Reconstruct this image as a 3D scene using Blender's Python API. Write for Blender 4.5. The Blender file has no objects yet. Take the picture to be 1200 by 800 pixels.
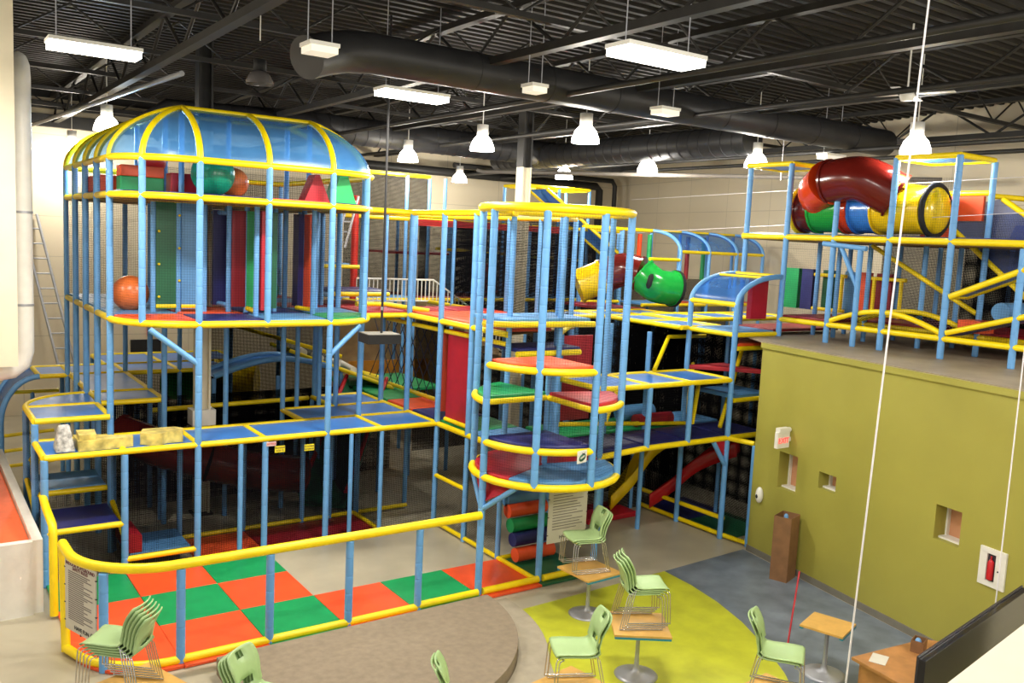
import bpy, bmesh, math, random
from mathutils import Vector, Matrix, Quaternion
random.seed(7)
sc = bpy.context.scene
C = sc.collection
pi = math.pi
# ------------------------------------------------------------------ camera, world, light, exposure
FPX = 1037.9
CAM = Vector((-3.0529, -15.5076, 5.9382)); YAW, PITCH, ROLL = .609725, -.113578, .0479423
def cam_axes():
    cy, sy, cp, sp = math.cos(YAW), math.sin(YAW), math.cos(PITCH), math.sin(PITCH)
    f = Vector((sy*cp, cy*cp, sp)); r = Vector((cy, -sy, 0)); u = r.cross(f)
    cr, sr = math.cos(ROLL), math.sin(ROLL)
    return cr*r+sr*u, -sr*r+cr*u, f
RX, UX, FX = cam_axes()
cd = bpy.data.cameras.new('camera'); cam = bpy.data.objects.new('camera', cd); C.objects.link(cam)
cd.sensor_width = 36; cd.lens = FPX/1200*36; cd.clip_end = 200; cd.clip_start = .05
cam.matrix_world = Matrix(((RX.x, UX.x, -FX.x, CAM.x), (RX.y, UX.y, -FX.y, CAM.y), (RX.z, UX.z, -FX.z, CAM.z), (0, 0, 0, 1)))
sc.camera = cam
w = bpy.data.worlds.new('world'); sc.world = w; w.use_nodes = True
w.node_tree.nodes['Background'].inputs[0].default_value = (1.0, .95, .86, 1)
w.node_tree.nodes['Background'].inputs[1].default_value = .75
sc.view_settings.view_transform = 'Standard'; sc.view_settings.look = 'None'
sc.view_settings.gamma = 1; sc.view_settings.use_curve_mapping = False
sc.view_settings.exposure = .25
HB_POWER, FL_POWER = 330, 260
sc.cycles.transparent_max_bounces = 24
sc.cycles.max_bounces = 6

def at(u, v, ax, val):
    """world point where the photo pixel meets the plane coordinate[ax] = val"""
    d = RX*((u-600)/FPX) + UX*(-(v-400)/FPX) + FX
    return CAM + d*((val-CAM[ax])/d[ax])

# ------------------------------------------------------------------ materials
def lin(c):
    return tuple(((x/255)/12.92 if x/255 <= .04045 else ((x/255+.055)/1.055)**2.4) for x in c)
MATS = {}
def mat(name, rgb, rough=.5, noise=.06, nscale=6, metal=0, bump=0, bscale=60, emit=None, spec=.5):
    if name in MATS: return MATS[name]
    m = bpy.data.materials.new(name); m.use_nodes = True; nt = m.node_tree; N = nt.nodes; Lk = nt.links
    b = N['Principled BSDF']; c = lin(rgb)
    b.inputs['Roughness'].default_value = rough; b.inputs['Metallic'].default_value = metal
    b.inputs['Specular IOR Level'].default_value = spec
    tc = N.new('ShaderNodeTexCoord')
    if noise:
        nz = N.new('ShaderNodeTexNoise'); nz.inputs['Scale'].default_value = nscale; nz.inputs['Detail'].default_value = 4
        Lk.new(tc.outputs['Object'], nz.inputs['Vector'])
        r = N.new('ShaderNodeValToRGB'); r.color_ramp.elements[0].position = .3; r.color_ramp.elements[1].position = .7
        r.color_ramp.elements[0].color = tuple(x*(1-noise*2) for x in c)+(1,)
        r.color_ramp.elements[1].color = tuple(min(1, x*(1+noise*2)) for x in c)+(1,)
        Lk.new(nz.outputs['Fac'], r.inputs[0]); Lk.new(r.outputs[0], b.inputs['Base Color'])
    else: b.inputs['Base Color'].default_value = c+(1,)
    if bump:
        n2 = N.new('ShaderNodeTexNoise'); n2.inputs['Scale'].default_value = bscale
        Lk.new(tc.outputs['Object'], n2.inputs['Vector'])
        bp = N.new('ShaderNodeBump'); bp.inputs['Strength'].default_value = bump; bp.inputs['Distance'].default_value = .01
        Lk.new(n2.outputs['Fac'], bp.inputs['Height']); Lk.new(bp.outputs[0], b.inputs['Normal'])
    if emit:
        b.inputs['Emission Color'].default_value = lin(rgb)+(1,); b.inputs['Emission Strength'].default_value = emit
    MATS[name] = m; return m
def netmat(name, rgb, cell, frac):
    m = bpy.data.materials.new(name); m.use_nodes = True; nt = m.node_tree; N = nt.nodes; Lk = nt.links
    N.remove(N['Principled BSDF']); out = N['Material Output']
    uv = N.new('ShaderNodeUVMap'); sp = N.new('ShaderNodeSeparateXYZ'); Lk.new(uv.outputs[0], sp.inputs[0])
    mx = N.new('ShaderNodeMath'); mx.operation = 'MAXIMUM'
    for k in range(2):
        a = N.new('ShaderNodeMath'); a.operation = 'MULTIPLY'; a.inputs[1].default_value = 1/cell; Lk.new(sp.outputs[k], a.inputs[0])
        f = N.new('ShaderNodeMath'); f.operation = 'FRACT'; Lk.new(a.outputs[0], f.inputs[0])
        l = N.new('ShaderNodeMath'); l.operation = 'LESS_THAN'; l.inputs[1].default_value = frac; Lk.new(f.outputs[0], l.inputs[0])
        Lk.new(l.outputs[0], mx.inputs[k])
    d = N.new('ShaderNodeBsdfDiffuse'); d.inputs[0].default_value = lin(rgb)+(1,)
    t = N.new('ShaderNodeBsdfTransparent'); ms = N.new('ShaderNodeMixShader')
    Lk.new(mx.outputs[0], ms.inputs[0]); Lk.new(t.outputs[0], ms.inputs[1]); Lk.new(d.outputs[0], ms.inputs[2]); Lk.new(ms.outputs[0], out.inputs[0])
    return m
def tintmat(name, rgb, through, fac):
    m = bpy.data.materials.new(name); m.use_nodes = True; nt = m.node_tree; N = nt.nodes; Lk = nt.links
    b = N['Principled BSDF']; b.inputs['Base Color'].default_value = lin(rgb)+(1,); b.inputs['Roughness'].default_value = .25
    out = N['Material Output']; t = N.new('ShaderNodeBsdfTransparent'); t.inputs[0].default_value = lin(through)+(1,)
    tc = N.new('ShaderNodeTexCoord'); nz = N.new('ShaderNodeTexNoise'); nz.inputs['Scale'].default_value = 2.5; Lk.new(tc.outputs['Object'], nz.inputs['Vector'])
    mr = N.new('ShaderNodeMapRange'); mr.inputs[3].default_value = fac-.08; mr.inputs[4].default_value = fac+.08; Lk.new(nz.outputs[0], mr.inputs[0])
    ms = N.new('ShaderNodeMixShader'); Lk.new(mr.outputs[0], ms.inputs[0])
    Lk.new(t.outputs[0], ms.inputs[1]); Lk.new(b.outputs[0], ms.inputs[2]); Lk.new(ms.outputs[0], out.inputs[0]); return m

BLUE = mat('post_vinyl_blue', (104, 164, 222), .45, .04, 3)
YEL = mat('rail_foam_yellow', (248, 218, 6), .4, .03, 5)
ROOF = mat('roof_panel_blue', (58, 122, 204), .35, .06, 2)
RED = mat('vinyl_red', (178, 26, 44), .42, .05, 3)
DRED = mat('vinyl_dark_red', (142, 22, 36), .42, .05, 3)
ORG = mat('vinyl_orange', (232, 84, 40), .42, .05, 3)
GRN = mat('vinyl_green', (24, 148, 84), .42, .05, 3)
DGRN = mat('vinyl_dark_green', (22, 96, 62), .42, .05, 3)
NAVY = mat('vinyl_navy', (34, 38, 104), .42, .05, 3)
LBL = mat('vinyl_light_blue', (84, 140, 192), .42, .05, 3)
PLY = mat('deck_underside', (120, 92, 40), .8, .1, 8)
BLK = mat('black_webbing', (22, 22, 24), .8, .1, 20)
PADS = {'r': RED, 'd': DRED, 'o': ORG, 'g': GRN, 'G': DGRN, 'n': NAVY, 'b': LBL, 'B': ROOF}
NET = netmat('play_net', (40, 40, 44), .045, .045)
NETF = netmat('fine_black_net', (20, 20, 24), .03, .17)
NETD = netmat('dense_net_and_shade', (9, 9, 11), .028, .48)  # near-black back netting, its colour also carrying the shade inside the frames
WNET = netmat('white_net', (190, 190, 190), .10, .05)
DOMEM = tintmat('dome_mesh_blue', (96, 168, 240), (160, 205, 250), .42)
BALLG = mat('ball_teal', (20, 140, 112), .25, .03)
BALLO = mat('ball_orange', (216, 110, 52), .3, .03)
BALLR = mat('ball_red', (200, 44, 40), .3, .03)
TUBEM = mat('tube_maroon', (98, 24, 18), .18, .03)
TUBEO = mat('tube_orange', (206, 62, 22), .18, .03)
TUBEG = mat('tube_green', (30, 158, 62), .18, .03)
TUBEY = mat('tube_yellow', (236, 200, 20), .2, .03)
TUBEB = mat('tube_blue', (56, 128, 220), .2, .03)
DUCTM = mat('duct_black', (44, 44, 45), .45, .08, 3, spec=.3)
STEELB = mat('steel_black', (44, 43, 41), .5, .08, 4, spec=.3)
CREAM = mat('paint_cream', (222, 214, 190), .6, .02, 2)
WHITE = mat('white_enamel', (232, 230, 222), .4, .02)
CHROME = mat('chrome', (200, 200, 200), .2, 0, metal=1)
GREYM = mat('grey_metal', (168, 170, 176), .38, .05, 4, metal=.4)
CHAIRM = mat('chair_plastic_green', (164, 192, 134), .4, .02)
WOOD = mat('table_oak', (206, 160, 82), .4, .05, 6)
TEAL = mat('table_edge_teal', (26, 128, 160), .4, .02)
BROWN = mat('kraft_brown', (132, 94, 60), .7, .08, 5)
INK = mat('ink_dark', (60, 52, 60), .7, 0)
PAPER = mat('sign_paper', (206, 202, 190), .5, .02)
LAMP = mat('lamp_glow', (255, 250, 240), .4, 0, emit=14)
LAMPF = mat('tube_lamp_glow', (255, 250, 238), .4, 0, emit=12)
LAMPD = mat('tube_lamp_dim', (240, 236, 220), .4, 0, emit=.4)

# ------------------------------------------------------------------ mesh helpers
class MB:
    def __init__(s): s.v = []; s.f = []; s.sm = []; s.uv = []
    def add(s, vs, fs, smooth=False, uvs=None):
        n = len(s.v); s.v += [Vector(a) for a in vs]
        for i, f in enumerate(fs):
            s.f.append([n+k for k in f]); s.sm.append(smooth); s.uv.append(uvs[i] if uvs else None)
        return s
    def tube(s, pts, r, n=12, cap=True, closed=False):
        pts = [Vector(p) for p in pts]; rs = r if isinstance(r, (list, tuple)) else [r]*len(pts)
        vs = []; m = len(pts); prev = None
        for i, p in enumerate(pts):
            if closed: t = pts[(i+1) % m]-pts[i-1]
            else: t = pts[min(i+1, m-1)]-pts[max(i-1, 0)]
            t.normalize()
            if prev is None: a = t.orthogonal().normalized()
            else: a = (prev-t*prev.dot(t)).normalized()
            prev = a; b = t.cross(a)
            for k in range(n):
                q = 2*pi*k/n; vs.append(p+(a*math.cos(q)+b*math.sin(q))*rs[i])
        fs = []
        for i in range(m if closed else m-1):
            j = (i+1) % m
            for k in range(n): fs.append([i*n+k, i*n+(k+1) % n, j*n+(k+1) % n, j*n+k])
        s.add(vs, fs, True)
        if cap and not closed:
            s.add(vs[:n], [list(range(n))[::-1]]); s.add(vs[-n:], [list(range(n))])
        return s
    def box(s, c, d, rot=None):
        c = Vector(c); x, y, z = [k/2 for k in d]
        vs = [Vector((a, b, e)) for a in (-x, x) for b in (-y, y) for e in (-z, z)]
        if rot is not None: vs = [rot @ v for v in vs]
        return s.add([c+v for v in vs], [[0, 1, 3, 2], [4, 6, 7, 5], [0, 4, 5, 1], [2, 3, 7, 6], [0, 2, 6, 4], [1, 5, 7, 3]])
    def prism(s, poly, z0, z1, bev=0):
        n = len(poly); P = [Vector((p[0], p[1])) for p in poly]
        if bev:
            c = sum(P, Vector((0, 0)))/n
            I = []
            for i in range(n):
                a = (P[i]-P[i-1]); b = (P[(i+1) % n]-P[i]); a.normalize(); b.normalize()
                nn = Vector((-(a.y+b.y), a.x+b.x))
                if nn.length < 1e-6: nn = Vector((-a.y, a.x))
                nn.normalize(); k = max(.4, abs(nn.dot(Vector((-a.y, a.x)))))
                if nn.dot(c-P[i]) < 0: nn = -nn
                I.append(P[i]+nn*bev/k)
            lv = [(P, z0), (P, z1-bev), ([p*.3+q*.7 for p, q in zip(I, P)], z1-bev*.3), (I, z1)]
        else: lv = [(P, z0), (P, z1)]
        vs = [(p.x, p.y, z) for L, z in lv for p in L]; fs = []
        for l in range(len(lv)-1):
            for i in range(n): fs.append([l*n+i, l*n+(i+1) % n, (l+1)*n+(i+1) % n, (l+1)*n+i])
        s.add(vs, fs); m = len(lv)-1
        s.add([vs[m*n+i] for i in range(n)], [list(range(n))]); s.add(vs[:n], [list(range(n))[::-1]])
        return s
    def sphere(s, c, r, n=24, m=14, sc_=(1, 1, 1)):
        c = Vector(c); vs = [c+Vector((0, 0, -r*sc_[2]))]
        for i in range(1, m):
            t = -pi/2+pi*i/m
            for k in range(n): vs.append(c+Vector((math.cos(t)*math.cos(2*pi*k/n)*r*sc_[0], math.cos(t)*math.sin(2*pi*k/n)*r*sc_[1], math.sin(t)*r*sc_[2])))
        vs.append(c+Vector((0, 0, r*sc_[2]))); L = len(vs)-1
        fs = [[0, 1+(k+1) % n, 1+k] for k in range(n)]
        for i in range(m-2):
            for k in range(n): fs.append([1+i*n+k, 1+i*n+(k+1) % n, 1+(i+1)*n+(k+1) % n, 1+(i+1)*n+k])
        b = 1+(m-2)*n
        fs += [[b+k, b+(k+1) % n, L] for k in range(n)]
        return s.add(vs, fs, True)
    def lathe(s, c, prof, n=24):
        c = Vector(c); vs = [c+Vector((r*math.cos(2*pi*k/n), r*math.sin(2*pi*k/n), z)) for r, z in prof for k in range(n)]
        fs = [[i*n+k, i*n+(k+1) % n, (i+1)*n+(k+1) % n, (i+1)*n+k] for i in range(len(prof)-1) for k in range(n)]
        return s.add(vs, fs, True)
    def quad(s, a, b, c, d):
        a, b, c, d = map(Vector, (a, b, c, d)); W = (b-a).length; H = (d-a).length
        return s.add([a, b, c, d], [[0, 1, 2, 3]], False, [[(0, 0), (W, 0), (W, H), (0, H)]])
    def mesh(s, name, m):
        me = bpy.data.meshes.new(name); me.from_pydata([tuple(v) for v in s.v], [], s.f)
        me.polygons.foreach_set('use_smooth', s.sm); me.materials.append(m)
        if any(u for u in s.uv):
            L = me.uv_layers.new(name='UVMap'); k = 0
            for f, u in zip(s.f, s.uv):
                for j in range(len(f)): L.data[k].uv = u[j] if u else (0, 0); k += 1
        me.update(); return me
def origin(o):
    p = Vector((0, 0, 0))
    while o is not None: p += o.location; o = o.parent
    return p
def obj(name, mb, m, parent=None, local=False, base=None):
    """one mesh object; vertices given in world coordinates unless local"""
    me = mb if isinstance(mb, bpy.types.Mesh) else None
    if me is None:
        off = Vector((0, 0, 0))
        if parent is not None and not local: off = origin(parent)
        elif parent is None and not local:
            if base is None:
                lo = [min(v[i] for v in mb.v) for i in range(3)]; hi = [max(v[i] for v in mb.v) for i in range(3)]
                base = ((lo[0]+hi[0])/2, (lo[1]+hi[1])/2, lo[2])
            off = Vector(base)
        if off.length: mb.v = [v-off for v in mb.v]
        me = mb.mesh(name, m)
    o = bpy.data.objects.new(name, me); C.objects.link(o)
    if parent is not None: o.parent = parent
    elif not local and not isinstance(mb, bpy.types.Mesh): o.location = off
    return o
def thing(name, label, cat, loc, group=None, rz=0):
    o = bpy.data.objects.new(name, None); C.objects.link(o); o.location = loc; o.rotation_euler = (0, 0, rz)
    o.empty_display_size = .2; o['label'] = label; o['category'] = cat
    if group: o['group'] = group
    return o
def tag(o, label, cat, group=None):
    o['label'] = label; o['category'] = cat
    if group: o['group'] = group
    return o
def struct(name, mb, m):
    o = obj(name, mb, m, local=True); o['kind'] = 'structure'; return o
def copy_tree(o, parent=None):
    c = o.copy(); C.objects.link(c); c.parent = parent
    for ch in list(o.children): copy_tree(ch, c)
    return c
BARS = {}
def bar(name, p, q, r, m, parent, groove=0):
    p, q = Vector(p), Vector(q); L = (q-p).length; key = (round(L, 2), r, m.name, groove)
    if key not in BARS:
        mb = MB()
        if groove:
            k = max(1, round(L/groove)); pts = []; rs = []
            for i in range(k):
                a, b = L*i/k, L*(i+1)/k
                pts += [(0, 0, a), (0, 0, a+.005), (0, 0, a+.02), (0, 0, b-.02), (0, 0, b-.005), (0, 0, b)]; rs += [r*.9, r*.985, r, r, r*.985, r*.9]
            P2 = []; R2 = []
            for a, b in zip(pts, rs):
                if P2 and abs(P2[-1][2]-a[2]) < 1e-6: continue
                P2.append(a); R2.append(b)
            mb.tube(P2, R2, 12)
        else: mb.tube([(0, 0, 0), (0, 0, L)], r, 12)
        BARS[key] = mb.mesh(name, m)
    o = bpy.data.objects.new(name, BARS[key]); C.objects.link(o); o.parent = parent
    o.location = p-origin(parent); d = (q-p)
    o.rotation_mode = 'QUATERNION'; o.rotation_quaternion = Vector((0, 0, 1)).rotation_difference(d)
    return o
class Mod:
    """a bolted play-frame module: posts, rails, decks, roofs and nets under one empty"""
    def __init__(s, name, label, loc, cat='play structure'): s.t = thing(name, label, cat, loc)
    def post(s, x, y, z0, z1, r=.058): return bar('post', (x, y, z0), (x, y, z1), r, BLUE, s.t, .3)
    def posts(s, L, z0, z1, r=.058):
        for x, y in L: s.post(x, y, z0, z1, r)
    def rail(s, p, q, r=.056): return bar('rail', p, q, r, YEL, s.t)
    def path(s, pts, r=.056, name='rail', m=None): return obj(name, MB().tube(pts, r), m or YEL, s.t)
    def ring(s, pts, r=.056):
        return obj('rail', MB().tube(pts, r, closed=True), YEL, s.t)
    def pad(s, poly, z, c='b', th=.07, name='deck_pad'):
        o = obj(name, MB().prism(poly, z-.02, z+th-.02, .025), PADS[c], s.t)
        return o
    def rpad(s, x0, x1, y0, y1, z, c='b', th=.07): return s.pad([(x0+.03, y0+.03), (x1-.03, y0+.03), (x1-.03, y1-.03), (x0+.03, y1-.03)], z, c, th)
    def under(s, poly, z): return obj('deck_board', MB().prism(poly, z-.05, z-.022), PLY, s.t)
    def roofs(s, cells, z, panel=True, r=.052):
        E = set()
        for x0, x1, y0, y1 in cells:
            for e in (((x0, y0), (x1, y0)), ((x0, y1), (x1, y1)), ((x0, y0), (x0, y1)), ((x1, y0), (x1, y1))): E.add(e)
            if panel: obj('roof_panel', MB().box(((x0+x1)/2, (y0+y1)/2, z), (x1-x0-.02, y1-y0-.02, .03)), ROOF, s.t)
        for a, b in sorted(E): s.rail((*a, z), (*b, z), r)
    def net(s, p, q, z0, z1, m=None):
        return obj('net', MB().quad((p[0], p[1], z0), (q[0], q[1], z0), (q[0], q[1], z1), (p[0], p[1], z1)), m or NET, s.t)
def arc(c, r, a0, a1, n=12, z=0): return [(c[0]+r*math.cos(math.radians(a0+(a1-a0)*i/n)), c[1]+r*math.sin(math.radians(a0+(a1-a0)*i/n)), z) for i in range(n+1)]
def txt(name, s, size, m, parent, loc, rot, ext=.002, align='CENTER'):
    cu = bpy.data.curves.new(name, 'FONT'); cu.body = s; cu.size = size; cu.extrude = ext; cu.align_x = align; cu.align_y = 'CENTER'
    cu.materials.append(m); tmp = bpy.data.objects.new(name+'_tmp', cu); C.objects.link(tmp)
    dg = bpy.context.evaluated_depsgraph_get(); me = bpy.data.meshes.new_from_object(tmp.evaluated_get(dg))
    bpy.data.objects.remove(tmp); me.name = name
    if not me.materials: me.materials.append(m)
    o = bpy.data.objects.new(name, me); C.objects.link(o); o.parent = parent; o.location = loc; o.rotation_euler = rot
    return o

# ------------------------------------------------------------------ the setting
def floor_mat():
    m = mat('floor_concrete', (176, 168, 146), .32, .06, 1.1, spec=.4)
    return m
GW_A = Vector((10.83, -4.2)); GW_B = Vector((9.8, -9.6)); GD = (GW_B-GW_A).normalized(); GN = Vector((GD.y, -GD.x))
if GN.x > 0: GN = -GN
H = 9.45
struct('floor', MB().box((6, -2, -.1), (44, 44, .2)), floor_mat())
fg = MB().prism([(5.0, -4.42), (8.47, -4.28), (8.42, -5.0), (8.27, -5.75), (8.02, -6.5), (7.66, -7.25), (7.2, -8.0), (6.65, -8.7), (6.0, -9.4), (4.2, -11), (0, -13), (0, -9), (3.0, -7.6), (4.3, -6.4), (4.9, -5.2)], .0, .006)
struct('trim_1', fg, mat('floor_lime', (186, 190, 48), .4, .07, 2.5))
fb = MB().prism([(8.47, -4.28), (10.78, -4.15), (9.5, -11), (8.6, -15), (2, -15), (4.2, -11), (6.0, -9.4), (6.65, -8.7), (7.2, -8.0), (7.66, -7.25), (8.02, -6.5), (8.27, -5.75), (8.42, -5.0)], .0, .005)
struct('trim_2', fb, mat('floor_slate', (112, 122, 134), .4, .14, 2.2))
BWM = None
def block_mat():
    m = mat('wall_block_cream', (206, 194, 168), .75, .02, 2); nt = m.node_tree; N = nt.nodes; Lk = nt.links
    tc = N.new('ShaderNodeTexCoord'); mp = N.new('ShaderNodeMapping'); mp.inputs['Rotation'].default_value = (pi/2, 0, 0)
    br = N.new('ShaderNodeTexBrick'); br.inputs['Scale'].default_value = 1; br.inputs['Brick Width'].default_value = 2.4; br.inputs['Row Height'].default_value = 1.2
    br.inputs['Mortar Size'].default_value = .012; br.offset = 0
    c = lin((208, 196, 170)); br.inputs['Color1'].default_value = c+(1,); br.inputs['Color2'].default_value = tuple(x*1.03 for x in c)+(1,)
    br.inputs['Mortar'].default_value = tuple(x*.75 for x in c)+(1,)
    Lk.new(tc.outputs['Object'], mp.inputs[0]); Lk.new(mp.outputs[0], br.inputs['Vector']); Lk.new(br.outputs[0], N['Principled BSDF'].inputs['Base Color'])
    return m
BWM = block_mat()
struct('wall_back', MB().box((10, 14.5, 4.9), (30, .3, 9.8)), BWM)
ra, rb = Vector((23.0, 14.34)), Vector((17.4, -9.0)); rd = (rb-ra); rl = rd.length; rang = math.atan2(rd.y, rd.x)
rc = (ra+rb*1)/2; nrm = Vector((rd.y, -rd.x)).normalized(); nrm = nrm if nrm.x > 0 else -nrm
wr = struct('wall_right', MB().box((0, 0, 0), (rl+12, .3, 9.8)), BWM); 
cc = ra+rd.normalized()*(rl+12)/2+nrm*.15; wr.location = (cc.x, cc.y, 4.9); wr.rotation_euler = (0, 0, rang)
struct('wall_left', MB().box((-5.2, 6, 4.9), (.3, 18, 9.8)), BWM)
# corrugated roof deck
cm = MB(); y = -18.0; vs = []; fs = []; prof = []
while y < 15.2:
    prof += [(y, 9.75), (y+.10, 9.75), (y+.14, 9.66), (y+.24, 9.66)]; y += .28
for (yy, zz) in prof: vs += [(-9, yy, zz), (26, yy, zz)]
for i in range(len(prof)-1): fs.append([2*i, 2*i+1, 2*i+3, 2*i+2])
cm.add(vs, fs); cm.box((8.5, -1.4, 9.85), (35, 33.4, .08))
struct('ceiling', cm, mat('deck_black', (33, 31, 28), .6, .05, 3, spec=.2))
# upper edge: black painted band above the cream walls
struct('trim_3', MB().box((9, 14.28, 9.62), (30, .12, .34)), STEELB)

# green building with a roof the balcony frame stands on
GT = 4.18
def gp(s, off=0): v = GW_A+GD*s+GN*off; return (v.x, v.y)
gang = math.atan2(GD.y, GD.x)
gm = mat('wall_olive', (162, 156, 68), .55, .02, 1.0)
# front wall built around three recessed windows (s along wall, z)
WN = [(.72, 1.22, 1.50, 2.20), (1.78, 2.20, 1.78, 2.08), (4.28, 4.74, 1.68, 2.22)]
gw = MB(); S1 = 9.5; th = .35
xs = sorted({0, S1, *[a for w_ in WN for a in w_[:2]]}); zs = sorted({0, GT, *[a for w_ in WN for a in w_[2:]]})
for i in range(len(xs)-1):
    for k in range(len(zs)-1):
        a, b, z0, z1 = xs[i], xs[i+1], zs[k], zs[k+1]
        if any(w_[0] <= a and b <= w_[1] and w_[2] <= z0 and z1 <= w_[3] for w_ in WN): continue
        m0 = GW_A+GD*((a+b)/2)-GN*(th/2)
        gw.box((m0.x, m0.y, (z0+z1)/2), (b-a, th, z1-z0), Matrix.Rotation(gang, 3, 'Z'))
struct('wall_front', gw, gm)
side = MB().prism([gp(.001, -.001), gp(.001, -8), gp(.18, -8), gp(.18, -.001)], 0, GT)
struct('wall_side', side, gm)
slab = MB().prism([gp(-.0, .0), gp(S1, .0), gp(S1, -9), (17.5, -2.9), (11.6, -2.9)], GT, GT+.03)
struct('trim_4', slab, mat('slab_grey', (150, 138, 118), .5, .10, 1.5))
tr = MB(); q0 = GW_A+GD*(S1/2)+GN*.015; tr.box((q0.x, q0.y, GT-.04), (S1, .07, .10), Matrix.Rotation(gang, 3, 'Z'))
struct('trim_5', tr, gm)
bb = MB(); q0 = GW_A+GD*(S1/2)+GN*.01; bb.box((q0.x, q0.y, .06), (S1, .03, .12), Matrix.Rotation(gang, 3, 'Z'))
struct('baseboard_front', bb, mat('base_grey', (120, 116, 104), .6, .03))
ROOMM = mat('room_beyond_peach', (196, 140, 104), .7, .05, 2)
for i, w_ in enumerate(WN):
    q = GW_A+GD*((w_[0]+w_[1])/2)-GN*(th-.03)
    wd = struct('window_%d' % (i+1), MB().box((q.x, q.y, (w_[2]+w_[3])/2), (w_[1]-w_[0], .03, w_[3]-w_[2]), Matrix.Rotation(gang, 3, 'Z')), ROOMM)
    q = GW_A+GD*((w_[0]+w_[1])/2)-GN*(th-.14)
    sl = obj('window_sill', MB().box((q.x, q.y, w_[2]+.015), (w_[1]-w_[0], .2, .03), Matrix.Rotation(gang, 3, 'Z')), WHITE, wd)
    q = GW_A+GD*(w_[0]+.015)-GN*(th-.07)
    obj('window_jamb', MB().box((q.x, q.y, (w_[2]+w_[3])/2), (.03, .07, w_[3]-w_[2]), Matrix.Rotation(gang, 3, 'Z')), WHITE, wd)

# columns
def column(x, y, label, shade=None):
    t = thing('steel_column', label, 'column', (x, y, 0))
    obj('column_shaft', MB().box((x, y, 3.9), (.26, .06, 7.8)).box((x-.12, y, 3.9), (.04, .28, 7.8)).box((x+.12, y, 3.9), (.04, .28, 7.8)), CREAM, t)
    obj('column_top', MB().box((x, y, 8.7), (.26, .06, 1.8)).box((x-.12, y, 8.7), (.04, .28, 1.8)).box((x+.12, y, 8.7), (.04, .28, 1.8)), STEELB, t)
    obj('base_plate', MB().box((x, y, .015), (.4, .4, .03)), STEELB, t)
    return t
colL = column(2.02, 2.75, 'pale steel column rising behind the domed play tower')
obj('column_collar', MB().box((2.02, 2.75, 2.05), (.46, .4, .32)), WHITE, colL)
column(10.2, 3.3, 'pale steel column rising behind the round netted tower')

# left bulkhead, white duct, wall box with orange top
struct('wall_bulkhead', MB().box((-2.42, 1.45, 6.55), (2.0, .5, 6.2)), CREAM)
t = thing('air_duct', 'white round duct turning a corner beside the left wall edge', 'duct', (-1.28, 2.0, 2.9))
pts = [(-1.25, 2.35, 8.6), (-1.25, 2.12, 8.5), (-1.25, 2.0, 8.3)]+[(-1.25, 2.0, z) for z in (7.5, 6, 5, 4, 3.6)]+[(-1.3, 2.0, 3.4), (-1.45, 2.0, 3.28), (-1.65, 2.0, 3.25), (-2.6, 2.0, 3.25)]
obj('duct_tube', MB().tube(pts, .16, 20), WHITE, t)
for z in (4.4, 6.0): obj('duct_band', MB().tube([(-1.25, 2.0, z), (-1.25, 2.0, z+.04)], .168, 20), GREYM, t)
t = thing('wall_box', 'cream waist-high box with orange top at the left edge', 'counter', (-2.4, 2, 0))
bx = MB()
bx.box((-1.42, 2.1, .57), (.14, 6.2, 1.14)); bx.box((-2.55, -1.0, .57), (2.12, .14, 1.14)); bx.box((-2.7, 5.1, .57), (2.4, .12, 1.14))
obj('box_wall', bx, WHITE, t)
obj('box_top', MB().box((-2.6, 2.05, 1.02), (2.2, 6.05, .05)), mat('orange_top', (238, 108, 62), .5, .03), t)

# ------------------------------------------------------------------ floor mats (each lifts on its own)
def mat_tile(x0, x1, y0, y1, c, label, z=0):
    o = obj('floor_mat', MB().prism([(x0+.004, y0+.004), (x1-.004, y0+.004), (x1-.004, y1-.004), (x0+.004, y1-.004)], z+.008, z+.045, .006), PADS[c])
    tag(o, label, 'mat', 'foam floor mats'); return o
rows = ['gogXXX', 'ogoXXX', 'gogogoG']
place = ['leftmost', 'second', 'third', 'fourth', 'fifth', 'sixth', 'seventh']; rown = ['back', 'middle', 'front']
for j, R_ in enumerate(rows):
    for i, c in enumerate(R_):
        if c == 'X': continue
        x0 = -1.2+1.2*i; cn = {'o': 'orange', 'g': 'green', 'G': 'dark green'}[c]
        if j == 2 and i == 0:
            o = obj('floor_mat', MB().prism([(-1.2, -2.4), (-1.2, -2.75)]+[(p[0], p[1]) for p in arc((-.15, -2.75), 1.05, 180, 270, 8)]+[(-.004, -3.8), (-.004, -2.404)], .008, .045), PADS['g' if c == 'o' else 'o'])
            tag(o, 'orange floor mat with one rounded edge at the front left corner of the play pen', 'mat', 'foam floor mats'); 
            o.data.materials[0] = ORG; continue
        mat_tile(x0, x0+1.2, -1.2*(j+1)-(.22 if j == 2 else 0), -1.2*j, c, '%s square floor mat, %s from the left in the %s row of the pen' % (cn, place[i], rown[j]))
mat_tile(.42, 1.14, -4.25, -3.86, 'g', 'green floor mat lying outside the pen rail against the grey stage')
mat_tile(1.2, 2.4, .02, 1.15, 'o', 'orange floor mat inside the netted room beside the light blue step')
mat_tile(2.4, 4.75, .02, 1.15, 'd', 'long dark red floor mat inside the netted room')

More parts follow.
